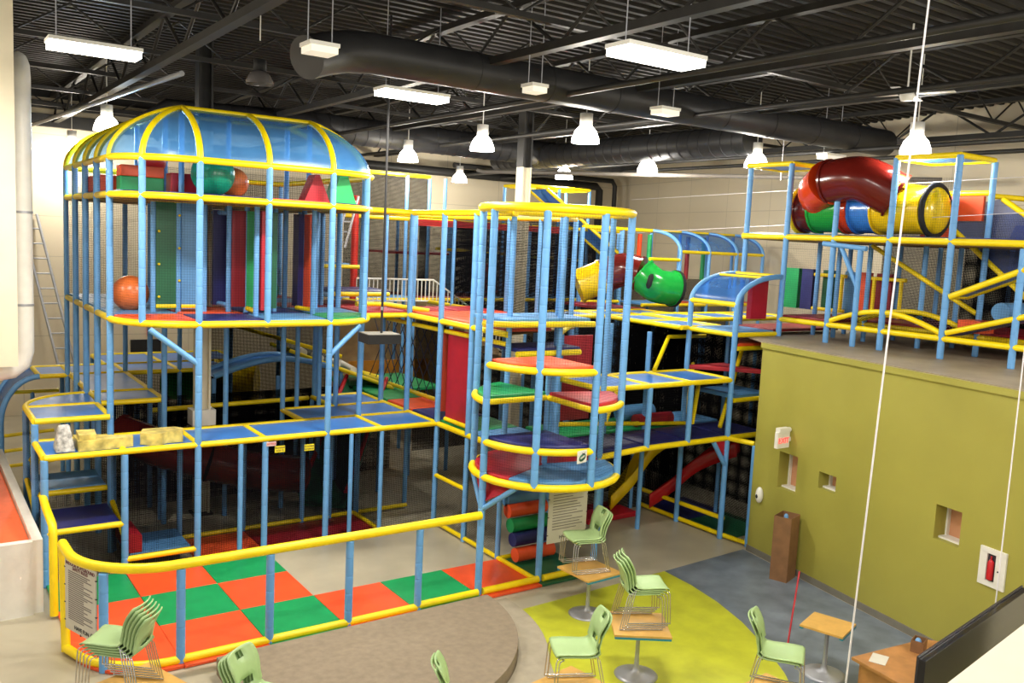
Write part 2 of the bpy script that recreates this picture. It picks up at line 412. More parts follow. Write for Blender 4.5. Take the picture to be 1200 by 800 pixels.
# ------------------------------------------------------------------ 1. domed play tower
D = Mod('play_tower', 'two-storey blue and yellow play tower under a blue domed roof', (2.4, 3, 0))
Z1, Z2, Z3, Z4 = 4.24, 6.40, 7.03, 8.0
D.posts([(0, 1.2), (0, 2.4), (0, 3.6), (0, 4.8)], 0, Z3)
D.posts([(1.2, 0), (3.6, 0)], 0, Z3)
D.posts([(.35, .35), (2.4, 0), (4.45, .35)], Z1, Z3)
D.posts([(4.8, 1.2), (4.8, 2.4), (4.8, 3.6)], 0, Z3)
D.posts([(1.2, 2.4), (2.4, 2.4), (3.6, 2.4), (1.2, 6), (2.4, 6), (3.6, 6), (4.8, 6), (1.2, 3.6), (0, 6)], 0, Z3, .052)
D.posts([(1.2, 1.2), (1.2, 2.4), (2.4, 2.4), (3.6, 2.4), (3.6, 1.2), (1.2, 4.8)], Z2, Z4, .05)
D.posts([(.82, 1.65), (1.26, 1.62), (1.72, 1.58), (2.16, 1.5), (2.48, 1.45), (2.43, .72), (3.05, 1.48), (3.7, 1.62), (3.62, .91), (4.2, 2.2)], Z1, Z2, .05)
D.posts([(4.62, 2.9), (4.3, 3.4)], 0, Z2, .05)
def dring(z):
    return arc((1.2, 1.2), 1.2, 180, 270, 10, z)+[(2.4, 0, z)]+arc((3.6, 1.2), 1.2, 270, 360, 10, z)+[(4.8, 6, z), (0, 6, z)]
for z in (Z1, Z2, Z3): D.ring(dring(z), .06)
for z in (Z1, Z2):
    D.rail((0, 2.4, z-.02), (4.8, 2.4, z-.02)); D.rail((1.2, 0, z-.02), (1.2, 6, z-.02)); D.rail((2.4, 0, z-.02), (2.4, 6, z-.02)); D.rail((3.6, 0, z-.02), (3.6, 6, z-.02)); D.rail((0, 3.6, z-.02), (4.8, 3.6, z-.02)); D.rail((0, 1.2, z-.02), (4.8, 1.2, z-.02))
    D.under([(p[0]*.98+.05, p[1]*.98+.05) for p in dring(z)], z-.02)
def corner(cx, a0, a1): return [(cx, 1.2)]+[(p[0], p[1]) for p in arc((cx, 1.2), 1.14, a0, a1, 6)]
for z, cs in ((Z1, 'onbgbobdbonb'), (Z2, 'nnboBnbobbrn')):
    D.pad(corner(1.2, 180, 225), z+.03, cs[0]); D.pad(corner(1.2, 225, 270), z+.03, cs[0])
    D.rpad(1.2, 2.4, 0.03, 1.2, z+.03, cs[1]); D.rpad(2.4, 3.6, .03, 1.2, z+.03, cs[2] if z == Z1 else 'o'); D.pad(corner(3.6, 270, 360), z+.03, cs[3] if z == Z1 else 'n')
    k = 4
    for yy in (1.2, 2.4, 3.6, 4.8):
        for xx in (0, 1.2, 2.4, 3.6):
            D.rpad(xx, xx+1.2, yy, yy+1.2, z+.03, cs[4+k % 8] if (xx, yy) != (0, 1.2) else 'b'); k += 1
# climbing wall panels and squeeze pads on the first floor
obj('climbing_panel', MB().box((1.04, 1.64, 5.37), (.36, .07, 2.0)), DGRN, D.t)
obj('climbing_panel', MB().box((1.49, 1.60, 5.37), (.38, .07, 2.0)), LBL, D.t)
D.rail((.86, 1.64, 4.42), (1.22, 1.64, 4.42), .05); D.rail((1.3, 1.60, 4.42), (1.68, 1.60, 4.42), .05)
for k in range(6):
    obj('hand_hold', MB().sphere((1.26 if k % 2 else .9, 1.55, 4.6+.3*k), .025, 8, 6), YEL, D.t)
def upright(x, y, w_, d_, c, z0=4.42, z1=6.25, rz=0, M_=D):
    return obj('squeeze_pad', MB().box((x, y, (z0+z1)/2), (w_, d_, z1-z0), Matrix.Rotation(rz, 3, 'Z')), PADS[c], M_.t)
upright(2.11, 1.95, .26, .1, 'n'); upright(2.32, 1.46, .26, .1, 'd'); upright(2.58, 1.35, .24, .1, 'g', rz=-.4); upright(2.55, .85, .1, .4, 'r'); upright(2.9, 1.2, .1, .25, 'G')
upright(3.55, 1.55, .1, .3, 'n'); upright(3.66, 1.25, .1, .3, 'o'); upright(4.0, 2.3, .1, .4, 'n')
D.rail((3.5, 1.45, 4.4), (3.62, .95, 4.4), .045); D.rail((2.46, 1.3, 4.4), (2.43, .75, 4.4), .045)
for z in (4.45, 6.2): bar('frame_tube', (2.05, 2.15, z), (2.16, 1.5, z), .045, BLUE, D.t); bar('frame_tube', (2.16, 1.5, z), (2.48, 1.45, z), .045, BLUE, D.t); bar('frame_tube', (2.48, 1.45, z), (3.05, 1.48, z), .045, BLUE, D.t)
# dome arches and mesh panels
APX = Vector((1.2, 1.2, Z4)); 
def arch(p, q, n=10):
    """quarter ellipse from ring point p up to ridge point q"""
    p, q = Vector(p), Vector(q); out = []
    for i in range(n+1):
        a = 1.12*i/n; h = (1-math.cos(a))/(1-math.cos(1.12)); v = math.sin(a)/math.sin(1.12)
        out.append(Vector((p.x+(q.x-p.x)*h, p.y+(q.y-p.y)*h, p.z+(q.z-p.z)*v)))
    return out
A = [arch((0, y_, Z3), (1.2, y_, Z4)) for y_ in (6, 4.8, 3.6, 2.4, 1.2)]
A += [arch((.35, .35, Z3), (1.2, 1.2, Z4)), arch((1.2, 0, Z3), (1.2, 1.2, Z4)), arch((2.4, 0, Z3), (2.4, 1.2, Z4)), arch((3.6, 0, Z3), (3.6, 1.2, Z4)), arch((4.6, .6, Z3), (3.6, 1.2, Z4)), arch((4.8, 2.4, Z3), (3.6, 2.4, Z4))]
for k, a in enumerate(A):
    if k != 9: obj('dome_arch', MB().tube(a, .055), YEL, D.t)
obj('dome_arch', MB().tube(arch((4.8, 1.2, Z3), (3.6, 1.2, Z4)), .055), YEL, D.t)
A[9] = arch((4.8, 1.2, Z3), (3.6, 1.2, Z4))
for i in range(len(A)-1):
    a, b = A[i], A[i+1]; m_ = MB(); sub = 4
    ring_mid = (i in (4, 5, 8))
    rowsP = []
    for s_ in range(sub+1):
        f = s_/sub; row = []
        for p, q in zip(a, b):
            v = p.lerp(q, f)
            if ring_mid:
                cx = 1.2 if i < 8 else 3.6; c0 = Vector((cx, 1.2, v.z)); d0 = v-c0; rr = ((p-c0).xy.length*(1-f)+(q-c0).xy.length*f)
                if d0.xy.length > 1e-4: d0 = Vector((d0.x, d0.y, 0)).normalized()*rr; v = c0+d0
            row.append(v)
        rowsP.append(row)
    n_ = len(a)
    m_.add([v for r_ in rowsP for v in r_], [[s_*n_+k, s_*n_+k+1, (s_+1)*n_+k+1, (s_+1)*n_+k] for s_ in range(sub) for k in range(n_-1)], True)
    obj('dome_panel', m_, DOMEM, D.t)
D.path([(1.2, 6, Z4), (1.2, 1.2, Z4)], .05); D.path([(1.2, 1.2, Z4), (3.6, 1.2, Z4)], .05); D.path([(3.6, 1.2, Z4), (3.6, 2.4, Z4)], .05); D.path([(1.2, 2.4, Z4), (3.6, 2.4, Z4)], .04)
obj('dome_panel', MB().quad((1.2, 1.2, Z4), (3.6, 1.2, Z4), (3.6, 2.4, Z4), (1.2, 2.4, Z4)), DOMEM, D.t)
# braces under the overhanging floor
for a, b in (((1.2, 0, 3.55), (.42, .12, 4.16)), ((3.6, 0, 3.62), (4.3, .2, 4.16))): bar('brace', a, b, .05, BLUE, D.t)
for p, q in (((0, 4.8), (0, 1.2)), ((0, 6), (0, 4.8)), ((0, 1.2), (.35, .35)), ((.35, .35), (1.2, 0)), ((1.2, 0), (2.4, 0)), ((2.4, 0), (3.6, 0)), ((3.6, 0), (4.45, .35)), ((4.45, .35), (4.8, 1.2)), ((4.8, 1.2), (4.8, 3.6))):
    D.net(p, q, Z1, Z2)
for p, q in (((0, 4.8), (0, 1.2)), ((1.2, 0), (3.6, 0))): D.net(p, q, Z2, Z3)
for p, q in (((0, 6), (4.8, 6)), ((1.2, 2.4), (4.8, 2.4))): D.net(p, q, Z1, Z3, NETF)
# loose things on the tower floors
def ball(p, r, m, label): tag(obj('exercise_ball', MB().sphere(p, r, 28, 18), m), label, 'ball', 'big play balls')
ball((.52, 2.1, 4.29+.33), .33, BALLO, 'orange ball on the lower floor of the domed tower, left side')
ball((1.62, .72, 6.47+.38), .38, BALLG, 'big teal ball under the dome')
ball((2.06, .95, 6.47+.27), .27, BALLO, 'orange ball under the dome touching the big teal ball')
ball((3.3, 2.95, 4.29+.36), .36, BALLG, 'dark green ball on the lower floor behind the upright pads')
ball((.9, 2.1, 6.47+.62), .25, BALLR, 'red ball resting on foam blocks at the left of the dome')
def block(p, d, m, label, rz=0):
    b = MB().box((0, 0, d[2]/2), d, None); o = obj('foam_block', b, m, local=True); o.location = p; o.rotation_euler = (0, 0, rz)
    bv = o.modifiers.new('bevel', 'BEVEL'); bv.width = .02; bv.segments = 2
    tag(o, label, 'foam block', 'foam blocks on the tower'); return o
block((.62, 1.75, 6.48), (.75, .35, .27), GRN, 'green foam beam under the orange beam beneath the dome')
block((.62, 1.75, 6.75), (.75, .35, .2), ORG, 'orange foam beam lying on a green beam beneath the dome')
block((1.36, 1.55, 6.48), (.6, .4, .38), RED, 'red foam block right of the green and orange beams')
block((.35, 3.3, 6.48), (.6, 1.6, .3), ORG, 'long orange foam block at the far left under the dome')
def wedge(p, wd, dp, h, m, label, rz=0):
    b = MB().add([(-wd/2, -dp/2, 0), (wd/2, -dp/2, 0), (wd/2, dp/2, 0), (-wd/2, dp/2, 0), (-.04, -dp/2, h), (.04, -dp/2, h), (.04, dp/2, h), (-.04, dp/2, h)],
                 [[3, 2, 1, 0], [0, 1, 5, 4], [1, 2, 6, 5], [2, 3, 7, 6], [3, 0, 4, 7], [4, 5, 6, 7]])
    o = obj('foam_wedge', b, m, local=True); o.location = p; o.rotation_euler = (0, 0, rz); tag(o, label, 'foam block', 'foam blocks on the tower')
wedge((3.45, .55, 6.48), .5, .35, .5, RED, 'red foam peak under the dome near its right end')
wedge((3.98, .58, 6.48), .52, .4, .62, mat('vinyl_bright_green', (40, 180, 100), .4, .03), 'green foam peak at the right end under the dome')

# ------------------------------------------------------------------ 2. netted room below with flat blue roof
R_ = Mod('netted_playroom', 'low netted play room with flat blue roof panels below the domed tower', (2.4, .6, 0))
ZR = 2.13
R_.roofs([(-1.2, 0, 0, 1.2), (0, 1.2, 0, 1.2), (1.2, 2.4, 0, 1.2), (2.4, 4.75, 0, 1.2), (4.75, 6, 0, 1.2), (3.6, 6, 1.2, 2.4), (4.75, 6, 2.4, 3.6)], ZR)
R_.posts([(0, 0), (2.4, 0), (6, 0)], 0, ZR-.05)
R_.posts([(4.1, 0), (4.75, 0), (1.95, 0)], 0, ZR-.05, .045)
R_.posts([(0.06, 1.26), (1.2, 1.2), (2.4, 1.2), (3.6, 1.2), (4.2, 1.2), (3.6, 2.4), (6, 2.6), (6, 1.3), (4.75, 3.6)], 0, ZR-.05, .05)
for a, b in ((0, 1.2), (1.2, 2.4), (2.4, 4.75), (4.75, 6)): R_.net((a, 0), (b, 0), .05, ZR, NETF)
for a in (0, 2.4, 4.75): R_.net((a, 0), (a, 1.2), .05, ZR, NETF)
R_.net((0, 1.2), (4.75, 1.2), .05, ZR, NETF); R_.net((0.1, 4.4), (7.2, 4.4), .0, 2.2, NETD); R_.net((4.78, 1.25), (4.78, 4.3), 0, 2.1, NETD)  # dense sheets added at the back to darken the room interior
R_.rail((1.2, 1.2, .08), (6, 1.2, .08), .045); R_.rail((4.75, 0.05, .08), (4.75, 1.2, .08), .045)
# right side bay down to the round tower
for a, b in (((6, 0), (6, -1.2)), ((6, -1.2), (6, -2.4))):
    R_.rail((*a, ZR), (*b, ZR)); R_.rail((*a, .07), (*b, .07), .045); R_.net(a, b, .05, ZR, NETF)
R_.rail((6, -2.4, .07), (6, -3.6, .07), .045); R_.rail((6, -2.4, ZR), (6.05, -2.45, ZR))
R_.rail((6, 0, 1.05), (6, -1.2, 1.05), .045)
R_.posts([(6, -1.2)], 0, ZR-.05); R_.posts([(6, -2.4)], 0, ZR-.05, .05)
# little signs on the net
def sign(name, p, wd, ht, lines, m, label, rz=0, size=.05, ink=INK, tilt=0):
    t = thing(name, label, 'sign', p, rz=rz)
    sb = obj('sign_board', MB().box((0, 0, 0), (wd, .012, ht)), m, t, local=True)
    n = len(lines)
    for i, s_ in enumerate(lines): txt('lettering', s_, size, ink, sb, (0, -.008, ht*(.5-(i+.5)/n)*.9), (pi/2, 0, 0))
    t.rotation_euler = (0, tilt, rz); return t
YS = mat('sign_yellow', (236, 220, 40), .5, .02); PK = mat('sign_pink', (222, 188, 186), .5, .02)
p = at(328, 526, 1, -.07); sign('warning_sign', p, .19, .12, ['MAXIMUM', 'AGE 12'], YS, 'left one of two small yellow signs on the net', size=.045)
p = at(362.5, 524, 1, -.07); sign('warning_sign', p, .19, .12, ['NO CLIMBING', 'OUTSIDE NET'], YS, 'right one of two small yellow signs on the net', size=.034)
p = at(318, 520, 1, -.07); sign('notice_sign', p, .18, .08, ['NOTICE'], PK, 'small pink sign just under the blue roof rail', size=.045, ink=mat('ink_red', (190, 30, 50), .6, 0))

# light blue step and red wedge in the first bay
R_.rpad(.06, 1.14, .06, 1.14, .24, 'b', .09); R_.rail((0, .0, .26), (1.2, .0, .26), .05); R_.net((0, .01), (1.2, .01), 0, .22, NETF)
wd = MB().add([(.06, .1, .32), (.3, .1, .32), (.3, 1.1, .32), (.06, 1.1, .32), (.06, .1, .68), (.3, .1, .6), (.3, .95, .6), (.06, 1.1, .75)],
              [[3, 2, 1, 0], [0, 1, 5, 4], [1, 2, 6, 5], [2, 3, 7, 6], [3, 0, 4, 7], [4, 5, 6, 7]])
tag(obj('foam_wedge', wd, RED), 'red foam wedge on the light blue step in the netted room', 'foam block')

# ------------------------------------------------------------------ 3. left stair climb
S = Mod('stair_climb', 'netted stair of navy, light blue and green pads at the left end', (-.6, 1.8, 0))
S.posts([(-1.2, 0), (-1.2, 1.2), (-1.2, 2.4)], 0, 2.1); S.posts([(-1.2, 1.14), (-1.2, 2.4), (-.05, 2.45)], 2.0, 2.46)
S.rpad(-1.18, -.04, -.02, 1.15, .87, 'n', .1); S.rail((-1.2, 0, .89), (0, 0, .89), .05)
S.rpad(-1.18, -.04, 1.2, 2.35, 1.2, 'b', .1); S.rail((-1.2, 1.2, 1.21), (-.06, 1.2, 1.21), .05)
S.rpad(-1.18, -.04, 2.4, 3.5, 1.55, 'g', .1); S.rail((-1.2, 2.4, 1.55), (-.06, 2.4, 1.55), .05)
Z5 = 2.5
S.roofs([(-1.2, -.02, 1.15, 2.4)], Z5)
sec = [(0, 2.4)]+[(p[0], p[1]) for p in arc((0, 2.4), 1.16, 180, 90, 10)]
obj('roof_panel', MB().prism(sec, Z5-.015, Z5+.015), ROOF, S.t); S.path(arc((0, 2.4), 1.2, 180, 90, 14, Z5), .05)
for a, b in (((-1.2, 0), (-1.2, 1.2)), ((-1.2, 1.2), (-1.2, 2.4))): S.net(a, b, 0, 2.1, NETF); S.rail((*a, .07), (*b, .07), .045)
S.net((-1.2, 0), (0, 0), .0, .88, NETF); S.net((-1.2, 1.2), (0, 1.2), .95, 1.2, NETF); S.net((-1.2, 1.15), (-1.2, 2.4), 2.1, 2.5, NETF)
S.net((0, 0), (0, 1.2), .1, 2.1, NETF)
S.path([(-1.2, 1.2, .9), (-1.2, 2.4, 1.2)], .045); S.path([(0.02, 1.15, .95), (.02, .1, .6)], .045)
S.path([(-1.22, .05, 1.5), (-1.24, -.5, 1.46), (-1.25, -1.25, 1.42), (-1.25, -1.3, 1.3), (-1.25, -1.33, .05)], .06)

# wrapped foam bundles lying on the roof
WRAP = mat('wrapped_foam', (214, 194, 108), .35, .22, 6, bump=.6, bscale=14)
WRAPG = mat('wrapped_clear', (178, 176, 172), .3, .3, 14, bump=.8, bscale=20)
def bundle(name, mb, m, label):
    o = obj(name, mb, m); bv = o.modifiers.new('bevel', 'BEVEL'); bv.width = .035; bv.segments = 3
    for f in o.data.polygons: f.use_smooth = True
    tag(o, label, 'package', 'wrapped packages on the roof'); return o
zb = ZR+.025
bundle('wrapped_package', MB().add([(-1.02, .15, zb), (-.72, .12, zb), (-.70, .6, zb), (-1.0, .62, zb), (-.95, .3, zb+.44), (-.78, .3, zb+.44), (-.78, .42, zb+.42), (-.95, .42, zb+.42)], [[3, 2, 1, 0], [0, 1, 5, 4], [1, 2, 6, 5], [2, 3, 7, 6], [3, 0, 4, 7], [4, 5, 6, 7]]), WRAPG, 'upright tapering package in clear wrap on the left end of the roof')
bundle('wrapped_package', MB().prism([(-.68, .16), (-.2, .16), (.18, .2), (.2, .38), (-.1, .45), (-.5, .75), (-.68, .7)], zb, zb+.17), WRAP, 'low yellow package in cloudy wrap lying between two others on the roof')
bundle('wrapped_package', MB().prism([(-.66, .2), (-.4, .2), (-.36, .6), (-.64, .66)], zb+.175, zb+.26), WRAP, 'small folded end of yellow wrap on top of the low yellow package')
bundle('wrapped_package', MB().prism([(.3, .3), (.45, .14), (.62, .12), (.72, .22), (1.0, .22), (1.06, .45), (.95, .6), (.42, .62)], zb, zb+.2), WRAP, 'rightmost wrapped yellow package with a rounded end on the roof')

# ------------------------------------------------------------------ 9. further blue roofs behind the stair
B2 = Mod('roofed_maze', 'low play maze with blue roof panels behind the domed tower', (1.8, 6, 0))
B2.roofs([(0.07, 1.2, 2.46, 3.6), (0.07, 1.2, 3.6, 6.0), (0.07, 1.2, 6.0, 7.3), (-.55, 0.07, 6.0, 7.3), (1.2, 2.4, 6, 7.3), (2.4, 3.6, 6, 7.3), (1.0, 2.3, 7.3, 9.0), (2.3, 4.2, 7.3, 9.0)], 2.5)
B2.posts([(1.2, 2.7), (1.2, 4.8), (0.07, 7.3), (1.2, 7.3), (3.6, 7.3), (2.4, 7.3), (3.6, 6.05), (4.2, 9), (1.0, 9)], 0, 2.45, .05)
B2.net((1.2, 2.5), (1.2, 6), 0, 2.5, NETF); B2.net((0.1, 3.6), (0.1, 6), 0, 2.5, NETF); B2.net((0.1, 2.5), (1.2, 2.5), 0, 2.5, NETF); B2.net((1.2, 6.02), (3.6, 6.02), 0, 2.5, NETD); B2.rail((-1.1, 7.3, 1.95), (0, 7.3, 1.95), .045); B2.posts([(-.55, 7.3)], 0, 1.95, .045)
for y_ in (6.0, 7.3):
    obj('roof_arch', MB().tube([(-.55, y_, 2.5)]+[(-.55-.75*math.sin(a*pi/20), y_, 2.5-1.0*(1-math.cos(a*pi/20))) for a in range(1, 11)]+[(-1.3, y_, 0)], .06), BLUE, B2.t)
av = MB(); pr_ = [(-.55-.75*math.sin(a*pi/20), 2.5-1.0*(1-math.cos(a*pi/20))) for a in range(11)]
av.add([(x, y_, z) for x, z in pr_ for y_ in (6.0, 7.3)], [[2*i, 2*i+1, 2*i+3, 2*i+2] for i in range(10)], True)
obj('roof_curve', av, tintmat('mesh_blue', (60, 110, 190), (90, 140, 220), .75), B2.t)
for z in (.4, .75, 1.1): B2.rail((-1.3, 6.6, z), (-.2, 6.6, z+.06), .04)

# ------------------------------------------------------------------ 4. round tower
T = Mod('round_tower', 'tall round netted climbing tower with spiral of coloured half-moon steps', (6.05, -3.62, 0))
c0 = (6.05, -3.62); RR = 1.25
def cp(a, r=RR): return (c0[0]+r*math.cos(math.radians(a)), c0[1]+r*math.sin(math.radians(a)))
T.post(*cp(180), 0, 6.42, .062); T.post(*cp(0), 0, 2.05); T.post(*c0, 0, 2.02)
for a in (136, 226, 270, 315): T.post(*cp(a), 2.05, 6.42, .062)
for a in (0, 45, 90): T.post(*cp(a), 2.05, 6.42, .052)
T.ring(arc(c0, RR, 0, 345, 23, 2.05), .062); T.ring(arc(c0, RR, 0, 345, 23, 6.46), .072)
def sector(a0, a1, z, c, off=0, rails=True, cut=None):
    pts = [(p[0], p[1]) for p in arc(c0, RR-.05, a0, a1, 10)]; cen = cut or (c0[0], c0[1])
    T.pad([cen]+pts, z+.03, c, .09); T.under([cen]+pts, z)
    T.path(arc(c0, RR, a0, a1, 12, z), .058)
    if rails and not cut:
        T.rail((*c0, z), (*cp(a0), z), .05); T.rail((*c0, z), (*cp(a1), z), .05)
sector(100, 205, 2.05, 'r'); sector(205, 285, 2.05, 'b'); sector(285, 350, 2.05, 'b')
T.pad([(p[0], p[1]) for p in arc(c0, RR-.06, 0, 100, 8)]+[c0], 2.08, 'r')
sector(180, 270, 2.64, 'n'); sector(100, 180, 3.3, 'g'); sector(270, 345, 3.3, 'r'); sector(180, 270, 3.92, 'o'); 
T.rail((*cp(180), 2.64), (*cp(270), 2.64), .03)
T.rpad(5.65, 7.6, -2.85, -1.7, 4.52, 'b', .07); T.path([(5.15, -2.75, 4.5), (5.7, -2.9, 4.48), (7.6, -2.9, 4.46)], .055)
T.rpad(6.1, 7.6, -2.6, -1.7, 3.95, 'n', .07); T.rail((6.05, -2.65, 3.91), (7.5, -2.65, 3.91), .055)
# central spine for the steps
T.post(*c0, 2.05, 3.95, .05)
AN = [136, 180, 226, 270, 315, 360, 405, 450, 496]
for a, b in zip(AN, AN[1:]): T.net(cp(a), cp(b), 2.05, 6.42)
for a in (150, 212): bar('brace', (*cp(180), 1.5), (*cp(a, RR-.02), 2.0), .045, BLUE, T.t)
fl = [(*cp(180), 1.62), (*cp(150, RR-.05), 2.0), (*cp(212, RR-.05), 2.0)]
f2 = [Vector(p)+Vector((.02, 0, 0)) for p in fl]
obj('corner_flag', MB().add(fl+f2, [[0, 1, 2], [5, 4, 3], [0, 3, 4, 1], [1, 4, 5, 2], [2, 5, 3, 0]]), RED, T.t)
for a, b in (((*c0, 1.72), (6.05, -4.25, 2.02)), ((*cp(0), 1.75), (6.95, -3.62, 2.02))): bar('brace', a, b, .045, BLUE, T.t)
# foam logs stacked as steps below
for k, (c, x0, z_) in enumerate((('o', 5.2, .2), ('n', 5.35, .46), ('g', 5.3, .7), ('o', 5.45, .95), ('b', 5.55, 1.15))):
    o = obj('foam_log', MB().tube([(6.15, -2.75+k*.1, z_), (7.0, -2.75+k*.1, z_)], .13, 16), PADS[c])
    tag(o, '%s foam log, %s from the floor in the stack beneath the round tower' % ({'o': 'orange', 'n': 'navy', 'g': 'green', 'b': 'light blue'}[c], ['first', 'second', 'third', 'fourth', 'topmost'][k]), 'foam block', 'foam logs')
T.rail((6.05, -2.45, .07), (7.2, -2.45, .07), .045); 
mat_tile(6.02, 7.2, -3.55, -2.5, 'G', 'dark green floor mat beneath the round tower') if False else None

# ------------------------------------------------------------------ fence
F = Mod('play_fence', 'low yellow and blue padded fence around the checkered mats', (2.4, -3.65, 0), 'fence')
FX_ = [-.02, 1.21, 2.43, 3.62]
F.posts([(x, -3.68) for x in FX_], 0, 1.36, .06); F.post(-.55, -3.6, 0, 1.36, .05) if False else None
fa = arc((-.1, -2.55), 1.13, 180, 265, 12)
top = [(-1.24, -2.15, 1.42)]+[(p[0], p[1], 1.42) for p in fa]+[(x, -3.68, 1.42) for x in (0.2, 1.2, 2.4, 3.6, 4.75)]
F.path(top, .068)
F.path([(-1.27, -2.6, .08)]+[(p[0], p[1], .08) for p in fa[2:]]+[(x, -3.68, .08) for x in (.2, 1.2, 2.4, 3.6)], .06)
F.rail((3.6, -3.68, .1), (4.75, -3.68, .1), .06); F.rail((4.85, -3.68, .1), (6.0, -3.68, .1), .06); F.rail((6.1, -3.68, .1), (7.2, -3.68, .1), .06)
F.path([(-1.24, -2.17, 1.42), (-1.27, -2.6, .03)], .06); F.post(-.93, -3.39, 0, 1.36, .06)
# notice boards
def board(label, p, q, z0, z1, n=22, hd=None):
    p, q = Vector((p[0], p[1], 0)), Vector((q[0], q[1], 0)); W = (q-p).length; Hh = z1-z0
    ang = math.atan2((q-p).y, (q-p).x)
    t = thing('rules_board', label, 'sign', ((p.x+q.x)/2, (p.y+q.y)/2, z0), rz=ang)
    obj('board_panel', MB().box((0, 0, Hh/2), (W, .015, Hh)), PAPER, t, local=True)
    tb = MB(); zz = Hh*(.84 if hd else .95)
    for i in range(n):
        l = W*random.choice((.5, .62, .7, .74, .78)); tb.box((-W*.39+l/2, -.009, zz), (l, .003, .014)); zz -= (Hh*(.70 if hd else .80))/n
    obj('small_print', tb, mat('print_grey', (126, 120, 118), .7, 0), t, local=True)
    if hd:
        for i, s_ in enumerate(hd): txt('heading', s_, W*.085-.006*i, mat('ink_maroon', (110, 30, 50), .6, 0), t, (0, -.01, Hh*(.94-.05*i)), (pi/2, 0, 0))
    txt('footer', 'HAVE FUN', W*.1, mat('ink_black', (20, 20, 24), .6, 0), t, (.03, -.01, Hh*.07), (pi/2, 0, 0))
    lg = obj('logo', MB().lathe((0, 0, 0), [(0, .0), (.05, 0), (.05, .004), (.03, .006), (0, .006)], 16), mat('logo_grey', (90, 100, 96), .6, 0), t, local=True)
    lg.location = (W*.38, -.01, Hh*.07); lg.rotation_euler = (pi/2, 0, 0)
    g = MB()
    for s_ in (-1, 1):
        for k in range(4): g.box((s_*W/2, -.004, Hh*(.12+.25*k)), (.03, .02, .012))
    g.box((0, -.004, 0), (.012, .02, .03)); g.box((0, -.004, Hh), (.012, .02, .03)); obj('cable_ties', g, INK, t, local=True)
    return t
board('white rules sheet with maroon heading on the curved fence corner', (-1.26, -2.55), (-1.0, -3.3), .36, 1.36, 24, ['INDOOR PLAYGROUND', 'SAFETY RULES'])
board('white rules sheet hanging under the round tower beside the chairs', (6.12, -3.72), (6.98, -3.72), .72, 2.0, 20)
ls = thing('logo_sign', 'small square white sign with green oval emblem on the round tower net', 'sign', at(682, 535, 1, -4.95), rz=.25)
obj('sign_board', MB().box((0, 0, 0), (.24, .012, .2)), WHITE, ls, local=True)
e1 = MB().lathe((0, 0, 0), [(0, 0), (.075, 0), (.09, .003), (.09, .005), (0, .005)], 24); o = obj('emblem', e1, mat('emblem_green', (52, 110, 84), .5, .1), ls, local=True); o.location = (0, -.007, -.01); o.rotation_euler = (pi/2, -.3, 0); o.scale = (1, .62, 1)
e2 = MB().add([(-.03, 0, .0), (.0, 0, -.03), (.03, 0, 0), (.06, 0, .02), (0, 0, .0), (-.05, 0, .02)], [[0, 1, 4], [1, 2, 4], [2, 3, 4], [0, 4, 5]]); o = obj('emblem_bird', e2, INK, ls, local=True); o.location = (.025, -.014, .05)
e3 = MB().box((0, 0, 0), (.11, .002, .03)); o = obj('emblem_band', e3, PAPER, ls, local=True); o.location = (0, -.014, -.005); o.rotation_euler = (0, -.3, 0)

# ------------------------------------------------------------------ 5. bridge between dome and tower
W5 = Mod('play_bridge', 'raised orange-decked bridge joining the domed tower and the round tower', (6.6, 0, 0))
ZB = 4.24; ZT = 6.42
W5.posts([(6, 2.6), (6, 1.35), (6, 0), (6, -1.2)], ZR, ZT, .06)
W5.path([(4.86, 1.25, ZB), (6, 1.35, ZB), (6, -2.4, ZB)], .058); W5.path([(4.86, 1.25, ZT), (6, 1.35, ZT), (6, -2.5, ZT)], .06)
W5.path([(4.86, 1.6, ZB+.22), (5.6, 1.7, ZB+.2), (6.4, 1.2, ZB+.1)], .05)
W5.path([(6.1, 2.6, ZB-.2), (6.1, -2.3, ZB-.2)], .045)
W5.path([(8.4, 4.8, ZB), (8.4, -1.2, ZB), (7.2, -2.4, ZB)], .05)
W5.posts([(7.3, 3.6), (8.4, 3.6), (8.4, 1.2), (8.4, 0), (8.4, -1.2), (7.2, -2.3)], 0, ZT, .052)
W5.path([(6, 1.35, ZT), (6, 3.6, ZT), (8.4, 3.6, ZT), (8.4, -1.2, ZT), (7.2, -2.3, ZT)], .05)
for i, (y0, y1, c) in enumerate(((1.4, 2.6, 'r'), (.2, 1.4, 'o'), (-1.0, .2, 'o'), (-2.2, -1.0, 'o'))):
    W5.rpad(6.05, 7.2, y0, y1, ZB+.04, c, .06); W5.rpad(7.2, 8.4, y0, y1, ZB+.04, 'o' if i else 'r', .06) if i < 3 else None
W5.under([(6.02, -2.2), (8.35, -1.4), (8.35, 2.6), (6.02, 2.6)], ZB)
W5.rpad(4.86, 6.0, 1.4, 2.6, ZB+.04, 'r', .06); W5.rpad(4.86, 6.0, 2.6, 4.4, ZB+.04, 'r', .06)
W5.net((6, 1.35), (6, -2.4), ZB, ZT); W5.net((8.4, 3.6), (8.4, -1.2), ZB, ZT, NETD); W5.net((4.86, 1.25), (6, 1.35), ZB, ZT)
# upper decks behind the bridge
W5.rpad(5.0, 6.0, 4.4, 5.4, 5.15, 'b', .07); W5.rail((5.0, 4.35, 5.12), (6.3, 4.35, 5.12), .05); W5.rpad(4.9, 6.4, 3.0, 4.2, 4.6, 'n', .07); W5.rail((4.9, 2.95, 4.56), (6.3, 2.95, 4.56), .055)
